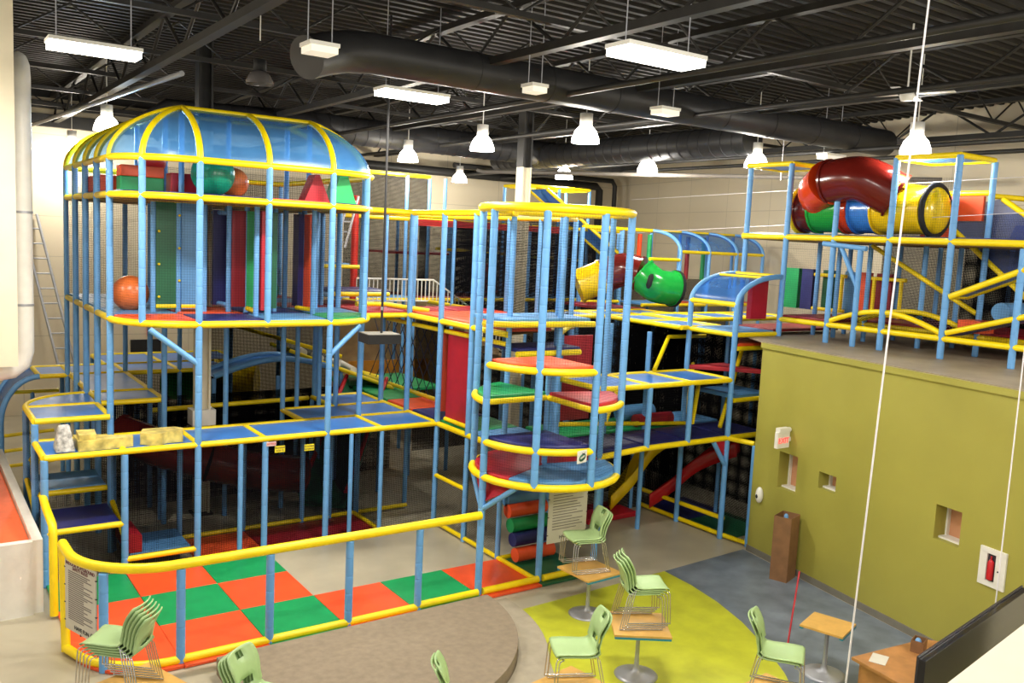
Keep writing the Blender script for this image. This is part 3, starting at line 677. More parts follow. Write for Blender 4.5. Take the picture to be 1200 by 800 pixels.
# low decks at z 2.13 under the bridge
for y0, y1, c in ((2.5, 3.7, 'g'), (1.3, 2.5, 'o'), (.1, 1.3, 'n'), (-1.1, .1, 'g'), (-2.3, -1.1, 'b')): W5.rpad(6.08, 7.3, y0, y1, ZR, c, .08)
W5.rpad(6.1, 8.3, 3.7, 6, ZR, 'g', .08)
W5.under([(6.08, -2.3), (7.3, -2.3), (7.3, 3.7), (6.08, 3.7)], ZR)
o = obj('hanging_curtain', MB().box((6.16, -.6, 3.17), (.05, 1.02, 1.85)), mat('curtain_red', (168, 24, 40), .5, .04), W5.t)
W5.rail((6.13, -.1, 2.24), (6.13, -1.1, 2.24), .045)
obj('hanging_curtain', MB().box((8.3, -1.5, 3.2), (.9, .05, 1.75)), MATS['curtain_red'], W5.t)
pb = thing('punching_bag', 'orange-red hanging foam roller under the bridge', 'punching bag', (6.35, .42, 2.3))
obj('bag_body', MB().tube([(6.35, .42, 2.3), (6.35, .42, 4.0)], .11, 18), mat('bag_orange', (196, 62, 34), .4, .03), pb)
obj('bag_strap', MB().tube([(6.35, .42, 4.0), (6.35, .42, 4.2)], .015, 6), BLK, pb)
# rope lattice bridge left of the bag
rp = thing('rope_net', 'black diamond rope net hanging left of the orange roller', 'net', (6.6, 2.5, 2.2))
lm = MB()
for k in range(9):
    y0 = .9+k*.36
    lm.tube([(6.9, y0, 2.3), (6.9, y0+1.3, 4.1)], .012, 6); lm.tube([(6.9, y0+1.3, 2.3), (6.9, y0, 4.1)], .012, 6)
obj('net_ropes', lm, mat('rope_navy', (30, 34, 60), .7, .05), rp)
obj('net_rail', MB().tube([(6.9, 1.4, 2.28), (6.9, 5.4, 2.28)], .05), YEL, rp)

# ------------------------------------------------------------------ 6. right block
K = Mod('play_maze', 'multi-level blue and yellow play maze between round tower and olive wall', (9.6, -1.5, 0))
YF = -3.46
K.path([(7.3, -3.62, 2.12), (8.5, YF, 2.13), (10.85, YF, 2.13), (12.0, YF, 2.13)], .056)
K.rail((10.85, YF, 2.13), (10.97, -4.08, 2.13), .052); K.rail((10.85, -1.0, 2.1), (10.85, YF, 2.1), .05)
K.post(10.85, YF, 0, 4.86, .058); K.post(10.85, -2.2, 0, 4.86, .056); K.posts([(10.85, -.98), (10.6, -.98)], 0, 2.1, .052); K.post(10.98, -4.08, 0, 2.1, .056)
K.posts([(8.6, YF), (9.7, YF)], 2.13, 3.3, .056); K.posts([(8.35, YF+.1)], 0, 2.1, .05) if False else None
for z in (.07, .42): K.rail((10.86, -1.0, z), (10.92, YF, z), .048)
K.rail((10.92, YF, .07), (10.98, -4.08, .07), .048)
K.roofs([(7.4, 8.6, YF, -2.2), (8.6, 9.7, YF, -2.2), (9.7, 10.85, YF, -2.2)], 3.33)
K.posts([(7.4, -2.2), (8.6, -2.2), (9.7, -2.2)], 0, 4.2, .05); K.posts([(8.6, -1.0), (9.7, -1.0), (9.7, .2), (10.6, .2), (10.6, 1.3)], 0, 4.25, .05)
K.posts([(12.1, -2.2), (12.1, -1.0), (12.1, .2), (12.1, 1.3), (12.1, YF)], 0, 4.25, .05)
K.roofs([(10.6, 11.8, -2.2, -.95), (10.6, 11.8, -.95, .3), (10.6, 11.8, .3, 1.4), (9.4, 10.6, .3, 1.4), (11.8, 13.0, .3, 1.6)], 4.27)
K.roofs([(13.0, 14.4, -1.0, .3), (14.4, 15.8, -1.0, .3), (11.8, 13.0, -1.0, .3)], 4.3)
for x0, x1, c in ((7.4, 8.6, 'n'), (8.6, 9.7, 'n'), (9.7, 10.85, 'n'), (10.85, 12, 'n')): K.rpad(x0, x1, YF, -2.3, 2.14, c, .07)
for x0, x1, c in ((7.4, 8.6, 'g'), (8.6, 9.7, 'g'), (9.7, 10.85, 'g'), (10.85, 12, 'b')): K.rpad(x0, x1, -2.2, -1.1, 2.14, c, .07)
K.under([(7.5, YF+.1), (12, YF+.1), (12, -1.1), (7.5, -1.1)], 2.13)
K.rail((7.4, -2.25, 2.45), (10.85, -2.25, 2.2), .045); K.rail((8.6, -1.1, 3.0), (10.85, -1.1, 3.0), .045)
K.net((7.4, YF+.02), (12, YF+.02), 2.13, 3.3, NET); K.net((10.86, -1.0), (10.92, -4.05), 0, 2.1, NET); K.net((8, -1.0), (12, -1.0), 0, 4.2, NETD); K.net((10.85, -2.2), (12.1, -2.2), 2.2, 4.2, NETF); K.net((9.4, .3), (12.1, .3), 0, 4.2, NETD); K.net((12.1, -3.4), (12.1, 1.3), 0, 4.2, NETD)  # dense ones also stand in for the shade under the maze
K.net((13.4, -4.0), (13.4, 3.0), 0, 4.1, NETD)  # extra sheet added to darken the maze interior, drawn as dense netting
# coloured corner pads
K.pad([(10.9, -2.2), (12.0, -2.2), (12.0, -3.3)], 3.4, 'r', .09); K.pad([(10.95, YF), (12.1, YF), (12.0, -2.6)], 4.0, 'o', .09); K.rail((10.95, YF, 3.97), (12.2, YF, 3.97), .048)
K.rpad(10.95, 12.1, YF, -2.4, 2.95, 'b', .08); K.rail((10.95, YF, 2.9), (12.1, YF, 2.9), .048)
for a, b in (((9.9, -2.2, 3.4), (10.85, -1.6, 4.0)), ((10.85, -2.2, 2.2), (12.1, -1.2, 3.3)), ((10.9, -3.2, 2.3), (12.1, -2.6, 3.8)), ((8.6, -2.2, 2.3), (9.7, -1.5, 3.3)), ((10.85, -1.6, 4.0), (12.0, -1.6, 4.0)), ((9.9, YF+.1, 2.5), (10.85, -2.6, 3.3))): K.rail(a, b, .045)
bar('brace', (10.85, YF, 1.55), (10.45, YF, 2.08), .05, BLUE, K.t)
f = [(10.85, YF, 1.7), (10.85, YF, 2.08), (10.5, YF, 2.08)]; f2 = [(a, b+.02, c) for a, b, c in f]
obj('corner_flag', MB().add(f+f2, [[0, 1, 2], [5, 4, 3], [0, 3, 4, 1], [1, 4, 5, 2], [2, 5, 3, 0]]), RED, K.t)
tag(obj('foam_roller', MB().tube([(9.4, -1.75, 2.42), (10.3, -1.75, 2.42)], .17, 18), LBL), 'light blue foam roller on the maze deck under the blue roofs', 'foam roller')
tag(obj('foam_roller', MB().tube([(9.5, -2.15, 2.34), (10.5, -2.15, 2.34)], .13, 18), DRED), 'dark red foam roller in front of the light blue one on the maze deck', 'foam roller')
# awning arches beside the balcony
def awning(M_, p, q, drop, z1, axis, n=10):
    """arches from horizontal top at q down to post p; p,q are pairs of (x,y) for the two ends"""
    P_ = []
    for (px, py), (qx, qy) in zip(p, q):
        a = [(qx, qy, z1)]+[(qx+(px-qx)*math.sin(k*pi/2/n)*1.0, qy+(py-qy)*math.sin(k*pi/2/n), z1-drop*(1-math.cos(k*pi/2/n))) for k in range(1, n+1)]
        P_.append(a); obj('awning_arch', MB().tube(a, .055), BLUE, M_.t)
    for i in range(len(P_)-1):
        m_ = MB().add([v for ab in zip(P_[i], P_[i+1]) for v in ab], [[2*k, 2*k+1, 2*k+3, 2*k+2] for k in range(n)], True)
        obj('awning_mesh', m_, AWN, M_.t)
AWN = tintmat('awning_mesh_blue', (70, 134, 220), (150, 190, 245), .42)
awning(K, [(10.85, YF), (10.85, -2.2)], [(12.1, -3.5), (12.1, -2.25)], .6, 5.45, 0)
K.rail((10.85, YF, 4.86), (10.85, -2.2, 4.86)); K.rail((12.1, -3.5, 5.45), (12.1, -2.25, 5.45), .05); K.rail((11.6, -3.4, 5.42), (11.6, -2.25, 5.42), .03)
K.rpad(10.9, 12.1, YF, -2.3, 4.27, 'b', .07); K.rail((10.85, YF, 4.25), (12.1, YF, 4.25), .05); K.rail((10.85, YF, 4.25), (10.85, -2.2, 4.25), .05)
K.rpad(12.1, 14.4, -3.4, -2.3, 4.3, 'd', .06)
obj('squeeze_pad', MB().box((12.0, -3.0, 4.95), (.5, .12, .85)), RED, K.t)
mat_tile(10.98, 12.3, -2.3, -1.0, 'n', 'navy floor mat inside the maze beside the red slide end')
mat_tile(10.98, 12.3, -3.6, -2.3, 'G', 'dark green floor mat inside the maze next to the olive wall')
tag(obj('landing_mat', MB().prism([(8.9, -1.55), (10.3, -1.55), (10.3, -.65), (8.9, -.65)], .01, .12, .03), RED), 'red landing mat at the foot of the yellow slide', 'mat')
# slides in the lower right
def chute(label, pts, wdt, m, rim=None, name='slide'):
    t = thing(name, label, 'slide', pts[-1]); prof = [(-1, .28), (-.92, .32), (-.85, .28), (-.7, .06), (-.4, 0), (.4, 0), (.7, .06), (.85, .28), (.92, .32), (1, .28), (.9, -.03), (-.9, -.03)]
    vs = []; n = len(prof)
    P_ = [Vector(p) for p in pts]
    for i, p in enumerate(P_):
        tg = P_[min(i+1, len(P_)-1)]-P_[max(i-1, 0)]; sd = Vector((tg.y, -tg.x, 0)).normalized()
        for a, b in prof: vs.append(p+sd*a*wdt/2+Vector((0, 0, b)))
    fs = [[i*n+k, i*n+(k+1) % n, (i+1)*n+(k+1) % n, (i+1)*n+k] for i in range(len(P_)-1) for k in range(n)]
    obj('slide_bed', MB().add(vs, fs+[list(range(n)), list(range((len(P_)-1)*n, len(P_)*n))[::-1]], True), m, t)
    if rim:
        for s_ in (-1, 1): obj('slide_rim', MB().tube([P_[i]+Vector(((P_[min(i+1, len(P_)-1)]-P_[max(i-1, 0)]).y, -(P_[min(i+1, len(P_)-1)]-P_[max(i-1, 0)]).x, 0)).normalized()*s_*wdt*.46+Vector((0, 0, .33)) for i in range(len(P_))], .05), rim, t)
    return t
def curve(pts, n=16):
    P_ = [Vector(p) for p in pts]; out = []
    for i in range(len(P_)-1):
        a, b, c, d = P_[max(i-1, 0)], P_[i], P_[i+1], P_[min(i+2, len(P_)-1)]
        for k in range(n//(len(P_)-1)+1):
            t = k/(n//(len(P_)-1)+1)
            out.append(.5*((2*b)+(c-a)*t+(2*a-5*b+4*c-d)*t*t+(-a+3*b-3*c+d)*t**3))
    return out+[P_[-1]]
chute('yellow slide curling down under the maze deck', curve([(11.3, -1.6, 1.75), (10.7, -1.45, 1.45), (10.3, -1.25, .7), (9.95, -1.0, .14)]), .7, TUBEY)
chute('glossy red slide beside the yellow slide under the maze deck', curve([(11.9, -2.9, 1.6), (11.5, -2.3, 1.2), (11.2, -1.75, .55), (10.98, -1.35, .14)]), .7, mat('slide_red', (176, 24, 30), .15, .03))
chute('dark green wave slide with red rim inside the netted room', curve([(6.4, 4.2, 2.1), (5.6, 3.3, 1.35), (4.9, 2.5, .6), (4.3, 1.8, .12)]), 1.1, DGRN, mat('rim_red', (190, 30, 40), .4, 0))

# maroon tube slide through the netted room
def tubeslide(name, label, segs, r, parts_n=20, rings=True):
    t = thing(name, label, 'slide', segs[0][0][0])
    for pts, m in segs:
        P_ = curve(pts, 12); mb = MB().tube(P_, r, 24, cap=False)
        obj('tube_section', mb, m, t)
        if rings:
            for a, b in ((P_[0], P_[1]), (P_[-1], P_[-2])):
                d = (b-a).normalized(); obj('flange', MB().tube([a-d*.005, a+d*.045], r*1.07, 24), m, t)
    return t
tubeslide('tube_slide', 'long maroon tube slide descending behind the netted room', [([(.5, 3.1, 1.75), (1.2, 2.5, 1.5), (2.0, 2.12, 1.25)], TUBEM), ([(2.0, 2.12, 1.25), (2.9, 1.95, 1.0), (3.9, 1.95, .82)], TUBEM)], .38)
tubeslide('crawl_tube', 'green and yellow crawl tube with black ends behind the steel column', [([(2.6, 8.1, 1.9), (3.5, 7.6, 1.9)], TUBEG), ([(3.5, 7.6, 1.9), (4.6, 7.0, 1.9)], TUBEY)], .48)

# tube in the middle right: yellow, maroon, green
g1 = at(688, 331, 1, 2.5); m0, m1, m2 = at(706, 324, 1, 2.3), at(730, 316, 1, 2.0), at(751, 321, 1, 1.6); g0 = at(768, 334, 1, 1.3); g2 = at(789, 338, 1, 1.2)
mt_ = tubeslide('crawl_tube', 'yellow, maroon and green crawl tube above the maze decks', [([g1+(g1-m0)*.6, g1, m0], TUBEY), ([m0, m1, m2], TUBEM), ([m2, g0, g2], TUBEG)], .44)
dg_ = (g2-g0).normalized(); obj('end_flange', MB().tube([g2-dg_*.02, g2+dg_*.06], .49, 24), BLK, mt_)
def window_patch(p, rx, rz_, label): pass

def patch(c, d, L, r, parent):
    c, d = Vector(c), Vector(d).normalized(); obj('tube_window', MB().tube([c-d*L, c-d*L*.6, c+d*L*.6, c+d*L], [r*.5, r, r, r*.5], 12), BLK, parent)
tubes_mid = [o_ for o_ in bpy.data.objects if o_.name.startswith('crawl_tube')][-1]
vd = (CAM-g0).normalized(); patch(g0+vd*.43+Vector((-.2, 0, .1)), (.3, 0, 1), .19, .07, tubes_mid)
# arch row far right-middle
Q = Mod('awning_walkway', 'raised walkway under a row of blue mesh awnings at back right', (17, 3.6, 0))
XS = [15.6, 16.8, 18.0, 19.2]
awning(Q, [(x, 2.9) for x in XS], [(x, 4.1) for x in XS], .6, 6.42, 1)
Q.path([(12.9, 4.1, 6.42), (19.2, 4.1, 6.42)], .055); Q.rail((15.6, 2.9, 5.84), (19.2, 2.9, 5.84), .05)
for x in XS+[12.9, 14.4]: Q.post(x, 2.9 if x > 15 else 4.1, 0, 5.84 if x > 15 else 6.4, .055); Q.post(x, 4.15, 0, 6.4, .05)
Q.path([(12.9, 4.1, 4.3), (19.2, 4.1, 4.3)], .05); Q.path([(14.2, 2.9, 4.3), (19.2, 2.9, 4.3)], .05)
for i, c in enumerate('bobo'): Q.rpad(14.4+1.2*i, 15.6+1.2*i, 2.9, 4.1, 4.3, c)
Q.net((12.9, 4.2), (19.2, 4.2), 0, 5.0, NETD)
for x, m in ((14.6, DRED), (14.9, TUBEO), (15.3, GRN), (16.9, DRED), (17.6, GRN)): obj('hanging_roller', MB().tube([(x, 3.9, 5.0), (x, 3.9, 6.3)], .07, 10), m, Q.t)
Q.rail((14.4, 2.9, 5.6), (15.6, 2.9, 5.6), .05)

# ------------------------------------------------------------------ 7. balcony frame on the olive building
U = Mod('balcony_frame', 'upper play frame standing on the roof of the olive building', (12.7, -5.8, GT+.03))
UX0, UX1 = 12.15, 13.3; UY = [-3.5, -4.65, -5.84, -7.03, -8.26]; zb0 = GT+.03
U.post(UX0+.1, -2.35, 3.2, 7.78); U.post(UX0, -3.5, 2.1, 7.78)
U.post(UX0, -4.65, zb0, 7.05, .056); U.posts([(UX0, -5.84), (UX0, -7.03)], zb0, 7.78, .06); U.post(UX0, -8.26, zb0, 6.2)
U.posts([(UX1, -4.0), (UX1, -4.72), (14.4, -4.7), (14.4, -3.5)], zb0, 6.3, .05); U.posts([(UX1+.1, -5.85)], zb0, 7.0, .052); U.posts([(UX1, -7.05)], zb0, 7.75, .055); U.post(UX1, -3.5, 4.2, 7.78, .05)
U.posts([(15.4, -5.0), (15.4, -6.5), (14.4, -6.0), (15.4, -8), (16.2, -7), (14.4, -7.6), (14.2, -8.6)], zb0, 6.3, .05)
U.path([(UX0, -2.35, 6.28), (UX0, -8.6, 6.28)], .06); U.path([(UX1, -2.35, 6.26), (UX1, -8.6, 6.26)], .055); U.path([(15.4, -3.5, 6.26), (15.4, -8.6, 6.26)], .05)
for y_ in UY+[-2.35]: U.rail((UX0, y_, 6.26), (15.4, y_, 6.26), .05)
U.path([(UX0, -3.5, 4.57), (UX0, -8.6, 4.57)], .055); U.path([(UX1, -3.5, 4.57), (UX1, -8.6, 4.57)], .05)
for i, c in enumerate('bnnn'): U.rpad(UX0+.02, UX1, UY[i+1] if i else -3.5, UY[i] if i else -2.35, 6.32, c, .06)
U.rpad(UX0, UX1, -4.65, -3.5, 6.32, 'b', .06)
U.under([(UX0, -2.4), (UX0, -8.2), (15.3, -8.2), (15.3, -2.4)], 6.26)
U.rpad(UX0+.02, UX1, -4.65, -3.5, 4.62, 'd', .07); U.rpad(UX1, 15.4, -8.2, -3.5, 4.62, 'd', .07)
U.roofs([(UX0, UX1, -3.5, -2.35)], 7.78); U.roofs([(UX0, UX1, -7.03, -5.84)], 7.78)
U.rail((UX0, -5.84, 7.3), (UX1, -5.84, 7.3), .045); U.rail((UX1, -5.84, 7.2), (UX1, -7.03, 7.2), .05); U.rail((UX1, -7.03, 7.15), (15.4, -7.5, 7.15), .05); U.rail((UX1, -3.5, 7.3), (UX0+.1, -2.4, 7.3), .04) if False else None
obj('wall_pad', MB().box((UX1, -6.43, 6.92), (.08, 1.0, .45)), ORG, U.t)
for a, b in zip(UY, UY[1:]): U.net((UX0, a), (UX0, b), 6.3, 7.4 if b > -7.5 else 6.3, NET) if b > -7.5 else None
U.net((UX0+.02, -3.5), (UX0+.02, -8.2), 4.6, 6.2, NET); U.net((15.4, -5.8), (15.4, -8.4), 4.4, 6.2, NETD)
# arched crawl bridge
for off in (0, .95):
    U.path([(UX0+off+.03, -4.7-2.3*t/12, 4.66+.27*math.sin(pi*t/12)) for t in range(13)], .05)
obj('crawl_net', MB().add([(UX0+x_, -4.7-2.3*t/12, 4.62+.27*math.sin(pi*t/12)) for t in range(13) for x_ in (.05, .95)], [[2*k, 2*k+1, 2*k+3, 2*k+2] for k in range(12)], False, [[(0, k*.2), (.9, k*.2), (.9, k*.2+.2), (0, k*.2+.2)] for k in range(12)]), netmat('crawl_rope', (22, 22, 24), .1, .4), U.t)
# ramp up to the right, diagonals
for off in (0, .6): U.path([(UX0+off, -7.1, 4.68), (UX0+off, -8.9, 5.25)], .05); 
obj('ramp_board', MB().box((UX0+.3, -8.0, 4.93), (.5, 1.9, .05), Matrix.Rotation(-.305, 3, 'X')), NAVY, U.t)
tag(obj('foam_roller', MB().tube([(UX0+.2, -7.9, 5.12), (UX0+.95, -7.9, 5.12)], .16, 18), LBL), 'light blue foam roller on the ramp at the far right', 'foam roller')
tag(obj('foam_roller', MB().tube([(UX0+.75, -8.35, 5.3), (UX0+1.6, -8.35, 5.3)], .17, 18), RED), 'red foam roller on the ramp at the far right', 'foam roller')
tag(obj('foam_roller', MB().box((UX0+.7, -7.25, 4.8), (.5, .4, .22)), ORG), 'orange foam step at the bottom of the far right ramp', 'foam block')
for off in (0, .55): U.path([(UX0+off, -7.1, 5.32+.0), (UX0+off, -8.9, 6.12)], .055)
U.rail((UX0, -7.1, 5.32), (UX0+.55, -7.1, 5.32), .045)
obj('roof_panel', MB().box((UX0+.28, -8.0, 5.72), (.5, 1.95, .03), Matrix.Rotation(-.418, 3, 'X')), ROOF, U.t)
U.path([(UX1+.1, -5.9, 6.9), (UX1+.1, -8.6, 4.7)], .05); U.path([(UX1+.1, -7.2, 7.1), (UX1+.1, -9.0, 5.9)], .05); U.path([(UX1, -4.7, 6.2), (UX1, -7.0, 5.0)], .045)
obj('slope_mesh', MB().quad((UX1+.1, -5.9, 6.9), (UX1+.1, -8.6, 4.7), (UX1+.1, -9.0, 5.9), (UX1+.1, -7.2, 7.1)), tintmat('slope_blue', (90, 110, 180), (170, 180, 220), .32), U.t)
# T arm post top
bar('brace', (UX0-.02, -5.3, 5.3), (UX0-.02, -4.85, 6.1), .045, BLUE, U.t); bar('cross_arm', (UX0-.05, -4.45, 6.17), (UX0-.05, -5.42, 6.1), .05, BLUE, U.t); U.post(UX0-.03, -5.28, zb0, 6.12, .055)
U.net((16.4, -3.0), (16.4, -9), 4.2, 7.0, NETD); U.net((15.3, -5.6), (15.3, -8.6), 4.3, 6.2, NETD)
# upright coloured foam pads standing on the balcony floor
for i, (u_, c, wd_, nm) in enumerate(((927, 'g', .42, 'bright green'), (946, 'n', .3, 'navy'), (970, 'G', .25, 'dark green'), (997, 'b', .3, 'light blue'), (1012, 'o', .3, 'orange'), (1036, 'd', .35, 'dark red'))):
    q = at(u_, 348, 0, 14.2)
    o = obj('upright_pad', MB().box((q.x, q.y, 4.69+.46), (.12, wd_, .92)), PADS[c])
    tag(o, '%s upright foam pad standing on the balcony floor' % nm, 'foam block', 'upright pads on the balcony')
for u_ in (957, 1023):
    q = at(u_, 348, 0, 14.0); y0 = q.y
    gt = thing('gate_frame', 'yellow tubular frame %s between the balcony pads' % ('on the left' if u_ < 1000 else 'on the right'), 'frame', (14.0, y0, 4.69))
    obj('frame_tube', MB().tube([(14.0, y0, 4.7), (14.0, y0, 5.5)], .04).tube([(14.0, y0-.62, 4.7), (14.0, y0-.62, 5.5)], .04).tube([(14.0, y0+.1, 5.5), (14.0, y0-.72, 5.5)], .04).tube([(14.0, y0+.1, 4.74), (14.0, y0-.72, 4.74)], .04), YEL, gt)
# upper tubes
tubeslide('crawl_tube', 'overhead crawl tube of orange and maroon sections above the balcony', [([(12.85, -4.05, 6.95), (12.45, -4.0, 7.2), (12.2, -4.4, 7.38)], TUBEO), ([(12.2, -4.4, 7.38), (12.25, -5.1, 7.42), (12.55, -5.65, 7.1)], TUBEM)], .43)
tubeslide('crawl_tube', 'straight crawl tube of maroon, green, blue and yellow sections on the balcony', [([(12.75, -3.45, 6.85), (12.75, -3.8, 6.85)], TUBEM), ([(12.75, -3.8, 6.85), (12.75, -4.5, 6.85)], TUBEG), ([(12.75, -4.5, 6.85), (12.75, -4.75, 6.85)], TUBEO), ([(12.75, -4.75, 6.85), (12.75, -5.25, 6.85)], TUBEB), ([(12.75, -5.25, 6.85), (12.7, -6.3, 6.85)], TUBEY)], .44)
def torus(t, name, c, R0, r, nx, m):
    d = Vector(nx).normalized(); a = d.orthogonal().normalized(); b = d.cross(a)
    return obj(name, MB().tube([Vector(c)+(a*math.cos(2*pi*k/24)+b*math.sin(2*pi*k/24))*R0 for k in range(24)], r, 10, closed=True), m, t)
torus(U.t, 'tube_ring', (12.7, -6.36, 6.85), .47, .05, (0, 1, 0), BLK); torus(U.t, 'tube_ring', (12.75, -3.42, 6.85), .47, .05, (0, 1, 0), TUBEY)
obj('porthole', MB().sphere((12.68, -6.38, 6.85), .43, 20, 12, (1, .35, 1)), TUBEY, U.t)
wedge((13.6, -5.9, 6.35), .5, .4, .32, ORG, 'orange foam peak on the upper balcony deck behind the tube'); wedge((14.4, -7.2, 6.35), .5, .4, .32, NAVY, 'navy foam peak on the upper balcony deck')
tag(obj('foam_roller', MB().tube([(13.9, -6.9, 6.5), (13.9, -6.4, 6.5)], .14, 16), ORG), 'short orange roller on the upper balcony deck', 'foam roller') if False else None

# ------------------------------------------------------------------ 8. back frames
V = Mod('back_play_frame', 'distant play frame with red canopy band behind the bridge', (12, 7, 0))
V.posts([(7.2, 6.2), (8.4, 6.2), (9.6, 6.2)], 0, 7.55, .05); V.posts([(10.8, 5.4), (12, 5.4), (13.2, 5.4), (10.8, 7.8), (12, 7.8), (14.4, 6.6), (9.6, 9), (12, 10), (13.8, 8.4), (15.6, 6.6), (7.2, 9), (16.8, 7)], 0, 6.4, .05)
V.path([(6.6, 6.2, 7.55), (9.1, 6.2, 7.55)], .05); V.post(9.1, 6.2, 4.3, 7.5, .05)
V.path([(6.0, 5.4, 6.36), (15.6, 5.4, 6.36)], .05); V.path([(6.2, 5.3, 4.25), (14, 5.3, 4.25)], .05); V.path([(9.6, 6.6, 5.6), (15, 6.6, 5.4)], .045)
obj('canopy_band', MB().box((9.6, 3.9, 6.27), (4.6, .06, .16)), mat('band_red', (176, 26, 30), .5, .05), V.t)
for (x0, x1, y0, y1, z, c) in ((6.2, 8.4, 5.5, 7.5, 4.25, 'b'), (8.6, 11, 5.5, 7.5, 4.25, 'd'), (11, 14, 5.5, 8, 4.25, 'b'), (9, 12, 8, 10, 5.4, 'r'), (12.2, 13.4, 1.8, 4.2, 4.25, 'd')): V.rpad(x0, x1, y0, y1, z, c)
V.posts([(12.4, 6.2), (13.6, 6.2), (14.8, 6.2), (12.4, 7.4), (14.8, 7.4)], 4.3, 7.6, .05)
V.roofs([(12.4, 13.6, 6.2, 7.4), (13.6, 14.8, 6.2, 7.4)], 7.58, False)
obj('canopy_band', MB().box((13.4, 6.3, 6.95), (1.7, .08, .3)), MATS['band_red'], V.t)
for dy in (0, .9): V.path([(12.9, 5.9+dy, 7.5), (14.9, 4.6+dy, 5.6)], .05)
obj('slope_panel', MB().quad((12.9, 5.9, 7.5), (14.9, 4.6, 5.6), (14.9, 5.5, 5.6), (12.9, 6.8, 7.5)), ROOF, V.t)
V.net((8.6, 5.8), (15.6, 5.8), 0, 6.3, NETD); V.net((10.8, 7.9), (16.8, 7.2), 0, 6.3, NETD); V.net((6.6, 6.25), (9.1, 6.25), 4.3, 7.5, NETD)
wedge((11.2, 6.4, 4.32), .6, .5, .9, RED, 'red foam peak on a distant deck behind the bridge')
# red pole, poles with ladder
rpole = thing('red_pole', 'thick red pole with lashed ladder behind the domed tower', 'pole', (6.6, 4.2, 4.3))
obj('pole_shaft', MB().tube([(6.3, 4.9, 4.3), (6.3, 4.9, 6.85)], .09, 14), mat('pole_red', (214, 44, 30), .35, .03), rpole)
lad = MB(); 
for s_ in (-.12, .12): lad.box((6.0+s_, 4.7, 6.2), (.04, .05, 1.3), Matrix.Rotation(.25, 3, 'Y'))
for k in range(5): lad.box((5.82+.075*k, 4.7, 5.7+.25*k), (.22, .03, .03))
obj('ladder_frame', lad, GREYM, rpole)
# mesh of the stair with white balusters, wood wall
st = thing('white_stair', 'white railed staircase descending at the back of the hall', 'staircase', (11, 9, 0))
sm = MB(); rm = MB(); bl = MB(); YS_ = 4.75
A0, A1, A2 = at(418, 326, 1, YS_), at(508, 328, 1, YS_), at(610, 374, 1, YS_); A2 = Vector((A2.x, YS_, A1.z-(A2.x-A1.x)*.62)); up = .55
for k in range(8):
    f = k/7; q = A1.lerp(A2, f); sm.box((q.x, YS_+.35, q.z-up-.12), (.34, .6, .2))
obj('stair_steps', sm, mat('stair_beige', (176, 150, 112), .6, .05), st)
rm.tube([A0, A1, A2], .024, 8); rm.tube([A0-Vector((0, 0, up)), A1-Vector((0, 0, up)), A2-Vector((0, 0, up))], .02, 8)
obj('handrail', rm, WHITE, st)
for P0, P1 in ((A0, A1), (A1, A2)):
    n_ = max(3, int((P1.x-P0.x)/.11))
    for k in range(n_): q = P0.lerp(P1, k/n_); bl.box((q.x, YS_, q.z-up/2), (.02, .02, up))
obj('balusters', bl, WHITE, st)
st.location = (A1.x, YS_, 2.5)
for ch in st.children: ch.location = ch.location+Vector((11, 9, 0))-Vector((A1.x, YS_, 2.5))
ww = tag(obj('wood_partition', MB().box((9.6, 9.3, 1.9), (4.2, .1, 3.6)), mat('partition_wood', (186, 160, 116), .6, .08, 3)), 'tall pale wooden partition under the white staircase', 'partition')
ow = tag(obj('orange_partition', MB().box((8.9, 7.9, 1.4), (2.6, .08, 1.7)), mat('partition_orange', (226, 150, 44), .6, .05)), 'low orange partition in front of the pale wooden one', 'partition')
# curved blue bridge tube arcs behind
Ab = Mod('arched_walk', 'blue arched crawl walk behind the low netted room', (4.2, 6, 0))
for yy in (4.6, 5.4): Ab.path([(2.8+.22*t, yy, 2.55+.35*math.sin(pi*t/14)) for t in range(15)], .07, 'arch_tube', BLUE)
obj('arch_deck', MB().add([(2.8+.22*t, y_, 2.53+.35*math.sin(pi*t/14)) for t in range(15) for y_ in (4.6, 5.4)], [[2*k, 2*k+1, 2*k+3, 2*k+2] for k in range(14)]), MATS['mesh_blue'] if 'mesh_blue' in MATS else ROOF, Ab.t)
Ab.posts([(2.8, 4.6), (5.9, 4.6), (4.3, 4.6), (2.8, 5.4), (5.9, 5.4)], 0, 2.5, .05)
Ab.path([(3.0, 7.0, 3.75), (5.9, 4.6, 2.9)], .05); Ab.path([(1.3, 5.4, 1.95), (4.75, 3.7, 1.95)], .05) if False else None
Ab.path([(1.25, 3.7, 2.05), (4.7, 3.7, 2.1)], .05); Ab.net((2.8, 5.5), (5.9, 5.5), 0, 3.6, NETD); Ab.net((1.4, 3.8), (4.7, 3.8), 0, 2.0, NETD)  # dense sheets added behind the low room to deepen its shade
# inclined green/grey roller slope between rails
Rs = Mod('roller_slope', 'green padded slope with grey rollers between yellow rails', (5.6, 4.5, 0))
Rs.path([(4.8, 5.2, 3.0), (6.9, 3.7, 2.2)], .05); Rs.path([(4.8, 6.6, 3.0), (7.3, 5.2, 2.2)], .05)
obj('slope_pad', MB().quad((4.8, 5.2, 2.95), (6.9, 3.7, 2.15), (7.3, 5.2, 2.15), (4.8, 6.6, 2.95)), DGRN, Rs.t)
for k in range(4): f = .15+.16*k; a = Vector((4.8, 5.3, 3.08)).lerp(Vector((6.9, 3.8, 2.28)), f); obj('roller', MB().tube([a, a+Vector((.2, 1.3, 0))], .09, 12), WHITE, Rs.t)

